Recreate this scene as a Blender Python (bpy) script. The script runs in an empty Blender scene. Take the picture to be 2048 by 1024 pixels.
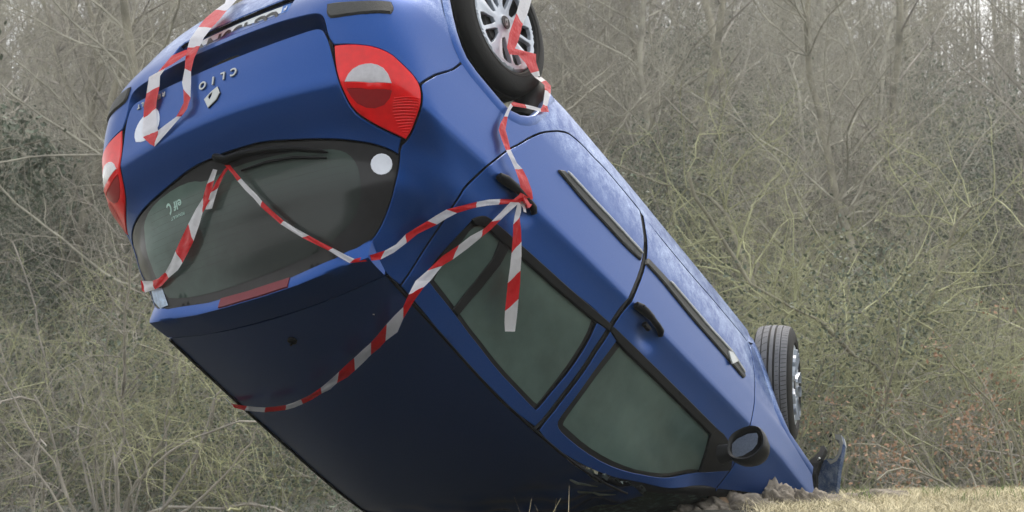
import bpy, math, random, bmesh
import numpy as np
from mathutils import Vector, Matrix
from mathutils.geometry import delaunay_2d_cdt
scene=bpy.context.scene
COL=scene.collection
R_=math.radians
# ------------------------------------------------------------------ camera, sky, sun, exposure
CAMZ=1.2; PITCH=8.0
cd=bpy.data.cameras.new('camera'); cam=bpy.data.objects.new('camera',cd); COL.objects.link(cam)
cam.location=(0,0,CAMZ); cam.rotation_euler=(R_(90+PITCH),0,0)
cd.sensor_width=36; cd.lens=36*2942.02/2048; cd.clip_start=.1; cd.clip_end=600
scene.camera=cam
cd.dof.use_dof=True; cd.dof.focus_distance=6.1; cd.dof.aperture_fstop=7.0
world=bpy.data.worlds.new("World"); scene.world=world; world.use_nodes=True
SUN_EL=58; SUN_AZ=25      # azimuth measured from +y (straight ahead) towards +x
nt=world.node_tree; nt.nodes.clear()
out=nt.nodes.new('ShaderNodeOutputWorld'); bg=nt.nodes.new('ShaderNodeBackground')
sky=nt.nodes.new('ShaderNodeTexSky'); sky.sky_type='NISHITA'; sky.sun_disc=False
sky.sun_elevation=R_(SUN_EL); sky.sun_rotation=R_(SUN_AZ); sky.air_density=1.0; sky.dust_density=6.0; sky.ozone_density=1.0
mx=nt.nodes.new('ShaderNodeMix'); mx.data_type='RGBA'; mx.inputs[0].default_value=.62
mx.inputs[7].default_value=(9.9,9.8,9.5,1)          # thin overcast veil over the blue
nt.links.new(sky.outputs[0],mx.inputs[6]); nt.links.new(mx.outputs[2],bg.inputs[0])
bg.inputs[1].default_value=.15
nt.links.new(bg.outputs[0],out.inputs[0])
sd=bpy.data.lights.new('sun','SUN'); sun=bpy.data.objects.new('sun',sd); COL.objects.link(sun)
sd.energy=1.0; sd.angle=R_(22); sd.color=(1,.94,.85)
d=Vector((math.sin(R_(SUN_AZ))*math.cos(R_(SUN_EL)),math.cos(R_(SUN_AZ))*math.cos(R_(SUN_EL)),math.sin(R_(SUN_EL))))
sun.rotation_euler=d.to_track_quat('Z','Y').to_euler(); sun.location=(-20,20,30)
vs=scene.view_settings; vs.view_transform='Standard'; vs.look='None'; vs.gamma=1; vs.use_curve_mapping=False; vs.exposure=0.70
scene.render.engine='CYCLES'
cy=scene.cycles
cy.volume_bounces=1; cy.max_bounces=8; cy.transparent_max_bounces=24
try: cy.volume_step_rate=4
except Exception: pass

# ------------------------------------------------------------------ materials
def mat(name,col,rough=.5,metal=0,coat=0,coat_rough=.05,spec=.5,bump=0,bscale=40,var=0,vscale=8,rvar=0,detail=5):
    m=bpy.data.materials.new(name); m.use_nodes=True; N=m.node_tree.nodes; L=m.node_tree.links
    b=N['Principled BSDF']; b.inputs['Roughness'].default_value=rough; b.inputs['Metallic'].default_value=metal
    b.inputs['Coat Weight'].default_value=coat; b.inputs['Coat Roughness'].default_value=coat_rough
    b.inputs['Specular IOR Level'].default_value=spec
    b.inputs['Base Color'].default_value=(*col,1)
    tc=N.new('ShaderNodeTexCoord')
    if var:
        n=N.new('ShaderNodeTexNoise'); n.inputs['Scale'].default_value=vscale; n.inputs['Detail'].default_value=detail; n.inputs['Roughness'].default_value=.65
        L.new(tc.outputs['Object'],n.inputs['Vector'])
        r=N.new('ShaderNodeMapRange'); r.inputs[1].default_value=.25; r.inputs[2].default_value=.75; r.inputs[3].default_value=1-var; r.inputs[4].default_value=1+var
        L.new(n.outputs['Fac'],r.inputs[0])
        v=N.new('ShaderNodeVectorMath'); v.operation='SCALE'; v.inputs[0].default_value=col
        L.new(r.outputs[0],v.inputs['Scale']); L.new(v.outputs[0],b.inputs['Base Color'])
        if rvar:
            q=N.new('ShaderNodeMapRange'); q.inputs[1].default_value=.3; q.inputs[2].default_value=.7; q.inputs[3].default_value=max(0,rough-rvar); q.inputs[4].default_value=rough+rvar
            L.new(n.outputs['Fac'],q.inputs[0]); L.new(q.outputs[0],b.inputs['Roughness'])
    if bump:
        n2=N.new('ShaderNodeTexNoise'); n2.inputs['Scale'].default_value=bscale; n2.inputs['Detail'].default_value=6
        L.new(tc.outputs['Object'],n2.inputs['Vector'])
        bp=N.new('ShaderNodeBump'); bp.inputs['Strength'].default_value=bump; bp.inputs['Distance'].default_value=.01
        L.new(n2.outputs['Fac'],bp.inputs['Height']); L.new(bp.outputs[0],b.inputs['Normal'])
    return m
def frosted_paint(name,coat=.26):
    """metallic blue car paint with dust film, hoar frost low on the flanks (grows where the object's own z is small), and fine speckle"""
    m=bpy.data.materials.new(name); m.use_nodes=True; N=m.node_tree.nodes; L=m.node_tree.links
    b=N['Principled BSDF']
    tc=N.new('ShaderNodeTexCoord')
    n=N.new('ShaderNodeTexNoise'); n.inputs['Scale'].default_value=5; n.inputs['Detail'].default_value=8; n.inputs['Roughness'].default_value=.7
    L.new(tc.outputs['Object'],n.inputs['Vector'])
    fine=N.new('ShaderNodeTexNoise'); fine.inputs['Scale'].default_value=260; fine.inputs['Detail'].default_value=3
    L.new(tc.outputs['Object'],fine.inputs['Vector'])
    n3=N.new('ShaderNodeTexNoise'); n3.inputs['Scale'].default_value=22; n3.inputs['Detail'].default_value=10; n3.inputs['Roughness'].default_value=.75
    L.new(tc.outputs['Object'],n3.inputs['Vector'])
    sx=N.new('ShaderNodeSeparateXYZ'); L.new(tc.outputs['Object'],sx.inputs[0])
    zr=N.new('ShaderNodeMapRange'); zr.inputs[1].default_value=.56; zr.inputs[2].default_value=.40; zr.inputs[3].default_value=0; zr.inputs[4].default_value=.95; zr.clamp=True
    L.new(sx.outputs['Z'],zr.inputs[0])
    nm=N.new('ShaderNodeMapRange'); nm.inputs[1].default_value=.42; nm.inputs[2].default_value=.66
    av=N.new('ShaderNodeMath'); av.operation='MULTIPLY_ADD'; av.inputs[1].default_value=.5
    hv=N.new('ShaderNodeMath'); hv.operation='MULTIPLY'; hv.inputs[1].default_value=.5; L.new(n3.outputs['Fac'],hv.inputs[0])
    L.new(n.outputs['Fac'],av.inputs[0]); L.new(hv.outputs[0],av.inputs[2]); L.new(av.outputs[0],nm.inputs[0])
    fm=N.new('ShaderNodeMapRange'); fm.inputs[1].default_value=.42; fm.inputs[2].default_value=.62
    L.new(fine.outputs['Fac'],fm.inputs[0])
    a=N.new('ShaderNodeMath'); a.operation='MULTIPLY'; L.new(zr.outputs[0],a.inputs[0]); L.new(nm.outputs[0],a.inputs[1])
    a2=N.new('ShaderNodeMath'); a2.operation='MULTIPLY_ADD'; L.new(fm.outputs[0],a2.inputs[0]); a2.inputs[1].default_value=.7; a2.inputs[2].default_value=.5
    a3=N.new('ShaderNodeMath'); a3.operation='MULTIPLY'; L.new(a.outputs[0],a3.inputs[0]); L.new(a2.outputs[0],a3.inputs[1])
    film=N.new('ShaderNodeMath'); film.operation='MULTIPLY_ADD'; L.new(fm.outputs[0],film.inputs[0]); film.inputs[1].default_value=.012; L.new(a3.outputs[0],film.inputs[2])
    mixc=N.new('ShaderNodeMix'); mixc.data_type='RGBA'
    mixc.inputs[6].default_value=(.002,.046,.212,1); mixc.inputs[7].default_value=(.40,.50,.70,1)
    L.new(film.outputs[0],mixc.inputs[0]); L.new(mixc.outputs[2],b.inputs['Base Color'])
    b.inputs['Metallic'].default_value=.72; b.inputs['Roughness'].default_value=.40
    cr=N.new('ShaderNodeMapRange'); cr.inputs[1].default_value=.3; cr.inputs[2].default_value=.7; cr.inputs[3].default_value=.04; cr.inputs[4].default_value=.14
    L.new(n.outputs['Fac'],cr.inputs[0]); L.new(cr.outputs[0],b.inputs['Coat Roughness'])
    b.inputs['Specular IOR Level'].default_value=.3; b.inputs['Coat Weight'].default_value=coat
    return m
M={}
M['paint']=frosted_paint('blue_paint')
M['roofpaint']=frosted_paint('glossy_blue_roof_paint',.9)
M['black']=mat('black_plastic',(.0045,.005,.0055),.5,spec=.14,bump=.05,bscale=200)
M['trim']=mat('black_trim',(.010,.011,.0115),.45,spec=.22,var=.3,vscale=30,rvar=.12)
M['rubber']=mat('rubber_strip',(.028,.029,.027),.6,bump=.2,bscale=220,var=.25,vscale=60)
M['tyre']=mat('tyre_rubber',(.008,.008,.0075),.65,spec=.2,bump=.12,bscale=150,var=.25,vscale=14)
M['treadmat']=mat('pale_tread_rubber',(.13,.135,.15),.75,bump=.15,bscale=150,var=.3,vscale=12)  # tread rubber, paler than the sidewalls
M['groove']=mat('groove_rubber',(.012,.012,.012),.8)
M['cover']=mat('silver_wheel_cover',(.42,.47,.54),.36,metal=.1,coat=.4,var=.08,vscale=12)
M['steel']=mat('steel_wheel',(.05,.05,.052),.5,metal=.5)
M['brakered']=mat('brake_drum',(.03,.028,.027),.6)
M['chrome']=mat('dull_chrome',(.36,.38,.38),.36,metal=.4,coat=.3)
M['white']=mat('white_sticker',(.70,.74,.82),.5,var=.06,vscale=30)
M['label']=mat('blue_white_label',(.40,.50,.64),.45,var=.35,vscale=45,detail=2)
M['platewhite']=mat('number_plate_white',(.60,.64,.66),.4,var=.1,vscale=30)
M['plateblue']=mat('number_plate_blue',(.04,.16,.50),.35)
M['ink']=mat('black_lettering',(.02,.02,.02),.5)
M['redlens']=mat('red_lens',(.72,.003,.005),.3,coat=.35,coat_rough=.05,spec=.25,var=.14,vscale=25)
M['reddark']=mat('dark_red_lens',(.30,.010,.014),.3,coat=.35,coat_rough=.05,spec=.25,var=.1,vscale=40)
M['clearlens']=mat('clear_lens',(.40,.39,.42),.22,coat=1,coat_rough=.1,var=.15,vscale=60)
M['brakelens']=mat('dull_brake_lens',(.13,.010,.018),.5,spec=.3,var=.15,vscale=60)
M['frost_print']=mat('pale_print',(.35,.52,.46),.5)
M['mirrorglass']=mat('dirty_mirror_glass',(.09,.11,.14),.4,metal=.3,var=.35,vscale=120)
M['dirtmetal']=mat('scraped_metal',(.16,.19,.18),.45,metal=.3,var=.6,vscale=18,bump=.4,bscale=40)
def glassmat(name,base,pale,scale,lo,hi,rough,mixc=.93):
    m=bpy.data.materials.new(name); m.use_nodes=True; N=m.node_tree.nodes; L=m.node_tree.links
    b=N['Principled BSDF']; o=N['Material Output']
    tc=N.new('ShaderNodeTexCoord'); n=N.new('ShaderNodeTexNoise'); n.inputs['Scale'].default_value=scale; n.inputs['Detail'].default_value=6; n.inputs['Roughness'].default_value=.6
    L.new(tc.outputs['Object'],n.inputs['Vector'])
    r=N.new('ShaderNodeMapRange'); r.inputs[1].default_value=lo; r.inputs[2].default_value=hi; L.new(n.outputs['Fac'],r.inputs[0])
    mc=N.new('ShaderNodeMix'); mc.data_type='RGBA'; mc.inputs[6].default_value=(*base,1); mc.inputs[7].default_value=(*pale,1)
    L.new(r.outputs[0],mc.inputs[0]); L.new(mc.outputs[2],b.inputs['Base Color'])
    b.inputs['Roughness'].default_value=.6; b.inputs['Specular IOR Level'].default_value=.2; b.inputs['Coat Weight'].default_value=.5; b.inputs['Coat Roughness'].default_value=rough
    tr=N.new('ShaderNodeBsdfTransparent'); tr.inputs[0].default_value=(.35,.45,.40,1)
    ms=N.new('ShaderNodeMixShader'); ms.inputs[0].default_value=mixc
    L.new(tr.outputs[0],ms.inputs[1]); L.new(b.outputs[0],ms.inputs[2]); L.new(ms.outputs[0],o.inputs['Surface'])
    return m
M['glass']=glassmat('fogged_side_glass',(.040,.068,.060),(.085,.135,.118),2.6,.3,.7,.05)
M['rearglass']=glassmat('fogged_rear_glass_painted_glow',(.012,.018,.016),(.13,.21,.175),2.0,.30,.75,.10)
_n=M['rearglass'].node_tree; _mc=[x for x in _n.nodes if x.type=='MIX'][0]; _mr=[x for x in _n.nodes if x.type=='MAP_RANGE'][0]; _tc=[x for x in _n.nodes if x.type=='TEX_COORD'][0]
_s=_n.nodes.new('ShaderNodeSeparateXYZ'); _n.links.new(_tc.outputs['Object'],_s.inputs[0])  # sky reflection painted into the glass: paler towards one side and the lower edge
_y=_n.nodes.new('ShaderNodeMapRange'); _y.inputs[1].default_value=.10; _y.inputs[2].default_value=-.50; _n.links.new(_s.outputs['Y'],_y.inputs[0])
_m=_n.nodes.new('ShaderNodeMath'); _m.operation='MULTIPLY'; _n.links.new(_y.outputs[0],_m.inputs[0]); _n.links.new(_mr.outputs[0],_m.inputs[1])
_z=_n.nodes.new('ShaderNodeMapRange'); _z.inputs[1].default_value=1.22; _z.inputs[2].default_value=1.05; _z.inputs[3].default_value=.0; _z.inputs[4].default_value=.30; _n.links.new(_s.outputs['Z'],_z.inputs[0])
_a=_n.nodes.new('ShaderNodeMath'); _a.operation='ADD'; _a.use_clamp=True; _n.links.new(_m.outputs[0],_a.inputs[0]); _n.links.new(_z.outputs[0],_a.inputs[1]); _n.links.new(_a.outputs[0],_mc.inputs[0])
M['fritblack']=mat('black_frit_glass',(.012,.012,.013),.45,spec=.2,coat=.35,coat_rough=.12,var=.2,vscale=20)
M['crackglass']=glassmat('crazed_windscreen',(.012,.032,.026),(.20,.36,.30),26,.50,.72,.2)
M['frostrim']=mat('frost_on_rubber',(.60,.63,.66),.7,var=.3,vscale=90)
def tapemat(name,col):
    m=mat(name,col,.3,var=.08,vscale=30,bump=.35,bscale=60)
    b=m.node_tree.nodes['Principled BSDF']; 
    N=m.node_tree.nodes; L=m.node_tree.links; o=N['Material Output']
    t=N.new('ShaderNodeBsdfTranslucent'); t.inputs[0].default_value=(*col,1)
    ms=N.new('ShaderNodeMixShader'); ms.inputs[0].default_value=.42
    L.new(b.outputs[0],ms.inputs[1]); L.new(t.outputs[0],ms.inputs[2]); L.new(ms.outputs[0],o.inputs['Surface'])
    return m
M['tred']=tapemat('red_tape',(.72,.010,.016)); M['twhite']=tapemat('white_tape',(.80,.79,.82))
M['bark']=mat('hazy_bark',(.235,.22,.17),.85,var=.6,vscale=2)
M['barkgrey']=mat('grey_bark',(.33,.315,.26),.85,var=.6,vscale=2)
M['lichen']=mat('lichened_twigs',(.34,.345,.20),.8,var=.7,vscale=1.3)
M['twigbrown']=mat('brown_twigs',(.27,.25,.22),.85,var=.7,vscale=1.3)
M['ivy']=mat('evergreen_leaves',(.085,.110,.072),.6,var=.5,vscale=3)
M['deadleaf']=mat('withered_leaves',(.30,.185,.115),.8,var=.35,vscale=9)
M['grass']=mat('dry_frosted_grass',(.62,.55,.36),.8,var=.35,vscale=3)
M['weeds']=mat('frosted_weeds',(.46,.48,.46),.8,var=.35,vscale=4)
M['greenblade']=mat('green_blades',(.12,.20,.04),.7,var=.3,vscale=5)
M['earth']=mat('frosted_earth',(.21,.185,.15),.95,var=.5,vscale=9,bump=.9,bscale=25)
M['soil']=mat('meadow_soil',(.032,.032,.022),.95,var=.5,vscale=2.5,bump=.8,bscale=9)
M['litter']=mat('frosted_leaf_litter',(.26,.26,.20),.95,var=.6,vscale=1.2,bump=.8,bscale=5)
M['wood']=mat('broken_wood',(.26,.18,.11),.8,var=.3,vscale=20,bump=.3,bscale=60)

# ------------------------------------------------------------------ object helpers
def tag(o,label=None,cat=None,group=None,kind=None):
    if label: o['label']=label
    if cat: o['category']=cat
    if group: o['group']=group
    if kind: o['kind']=kind
    return o
def empty(name,loc,label,cat,group=None):
    o=bpy.data.objects.new(name,None); COL.objects.link(o); o.location=loc; o.empty_display_size=.2
    return tag(o,label,cat,group)
def mk(name,V,F,mats,parent=None,smooth=True,mi=None,sharp=None,origin=None):
    me=bpy.data.meshes.new(name)
    V=np.asarray(V,dtype=float).reshape(-1,3)
    if origin is not None: V=V-np.array(origin)
    if isinstance(F,np.ndarray) and F.ndim==2:
        k=F.shape[1]
        me.vertices.add(len(V)); me.vertices.foreach_set('co',V.ravel().astype(np.float32))
        me.loops.add(F.size); me.loops.foreach_set('vertex_index',F.ravel().astype(np.int32))
        me.polygons.add(len(F)); me.polygons.foreach_set('loop_start',(np.arange(len(F))*k).astype(np.int32))
        try: me.polygons.foreach_set('loop_total',np.full(len(F),k,dtype=np.int32))
        except Exception: pass
        me.update(calc_edges=True)
    else:
        me.from_pydata([tuple(v) for v in V],[],[tuple(f) for f in F])
    if not isinstance(mats,(list,tuple)): mats=[mats]
    for m in mats: me.materials.append(m)
    if mi is not None: me.polygons.foreach_set('material_index',np.array(mi,dtype=np.int32))
    if smooth:
        me.polygons.foreach_set('use_smooth',[True]*len(me.polygons))
        if sharp: me.set_sharp_from_angle(angle=R_(sharp))
    me.validate(); me.update()
    o=bpy.data.objects.new(name,me); COL.objects.link(o)
    if origin is not None: o.location=origin
    if parent is not None: o.parent=parent
    return o

# ---- body surface of the hatchback, in car coordinates (x forward from the rear axle, y left, z up; metres)
ZK=np.array([.15,.30,.45,.62,.74,.80,.86,.925,.9251,.97,1.04,1.12,1.22,1.32,1.42,1.52])
XR=np.array([-.602,-.662,-.700,-.718,-.691,-.674,-.655,-.636,-.636,-.590,-.512,-.447,-.381,-.314,-.245,-.184])
KR=np.array([.10,.09,.075,.05,.09,.12,.15,.18,.18,.18,.17,.16,.125,.095,.075,.08])
RR=np.array([.38,.38,.37,.30,.225,.20,.195,.22,.22,.26,.315,.31,.23,.18,.155,.17])
WZ=np.array([.12,.18,.25,.35,.45,.60,.75,.874,.8741,.91,.96,1.02,1.10,1.20,1.30,1.40,1.52])
WW=np.array([.740,.758,.784,.810,.826,.838,.845,.849,.849,.832,.811,.788,.750,.692,.634,.577,.512])
def slopes(x,y,k):
    return np.concatenate([np.gradient(y[:k],x[:k]),np.gradient(y[k:],x[k:])])
MX=slopes(ZK,XR,8);MK=np.gradient(KR[:8],ZK[:8]);MK=slopes(ZK,KR,8);MR=slopes(ZK,RR,8);MW=slopes(WZ,WW,8)
def pch(xk,yk,m,x):
    x=np.clip(x,xk[0],xk[-1]);i=np.clip(np.searchsorted(xk,x)-1,0,len(xk)-2)
    h=xk[i+1]-xk[i];t=(x-xk[i])/h
    return (2*t**3-3*t**2+1)*yk[i]+(t**3-2*t**2+t)*h*m[i]+(-2*t**3+3*t**2)*yk[i+1]+(t**3-t**2)*h*m[i+1]
def sst(a,b,x):
    t=np.clip((x-a)/(b-a),0,1);return t*t*(3-2*t)
def zshift(x,z):
    return .075*(np.clip(x,-.3,2.4)-.7)*sst(.5,.72,z)*(1-sst(1.08,1.3,z))
def Fval(x,y,z):
    y=np.abs(y)
    xr=pch(ZK,XR,MX,z);k=pch(ZK,KR,MK,z);R=pch(ZK,RR,MR,z);W=pch(WZ,WW,MW,z+zshift(x,z))
    u=x-(xr+k*y**2); v=W-.024*np.maximum(0,1.2-x)**2-.02*np.maximum(0,x-1.7)**2-.10*np.maximum(0,x-2.75)**2-y
    e=2.7;a=np.maximum(R-u,0)/R;b=np.maximum(R-v,0)/R
    return R*((a**e+b**e+1e-12)**(1/e)-1)
def Froof(x,y):
    # roof skin height
    zr=pch(RX,RZ,np.gradient(RZ,RX),x)
    return zr+.058*(1-(y/.54)**2)
RX=np.array([-.3,-.1,.08,.24,.47,.64,.88,1.05,1.2,1.4,1.6,1.9])
RZ=np.array([1.405,1.423,1.436,1.446,1.461,1.468,1.470,1.466,1.456,1.432,1.39,1.28])
def to_tau(X):
    x,y=X[0],X[1]
    if x>.35: return 1.0+x
    if y<.15: return y
    return .15+1.2*np.arctan2(y-.15,.35-x)/(np.pi/2)
def to_v(X): return X[2]+zshift(X[0],X[2])

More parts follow.
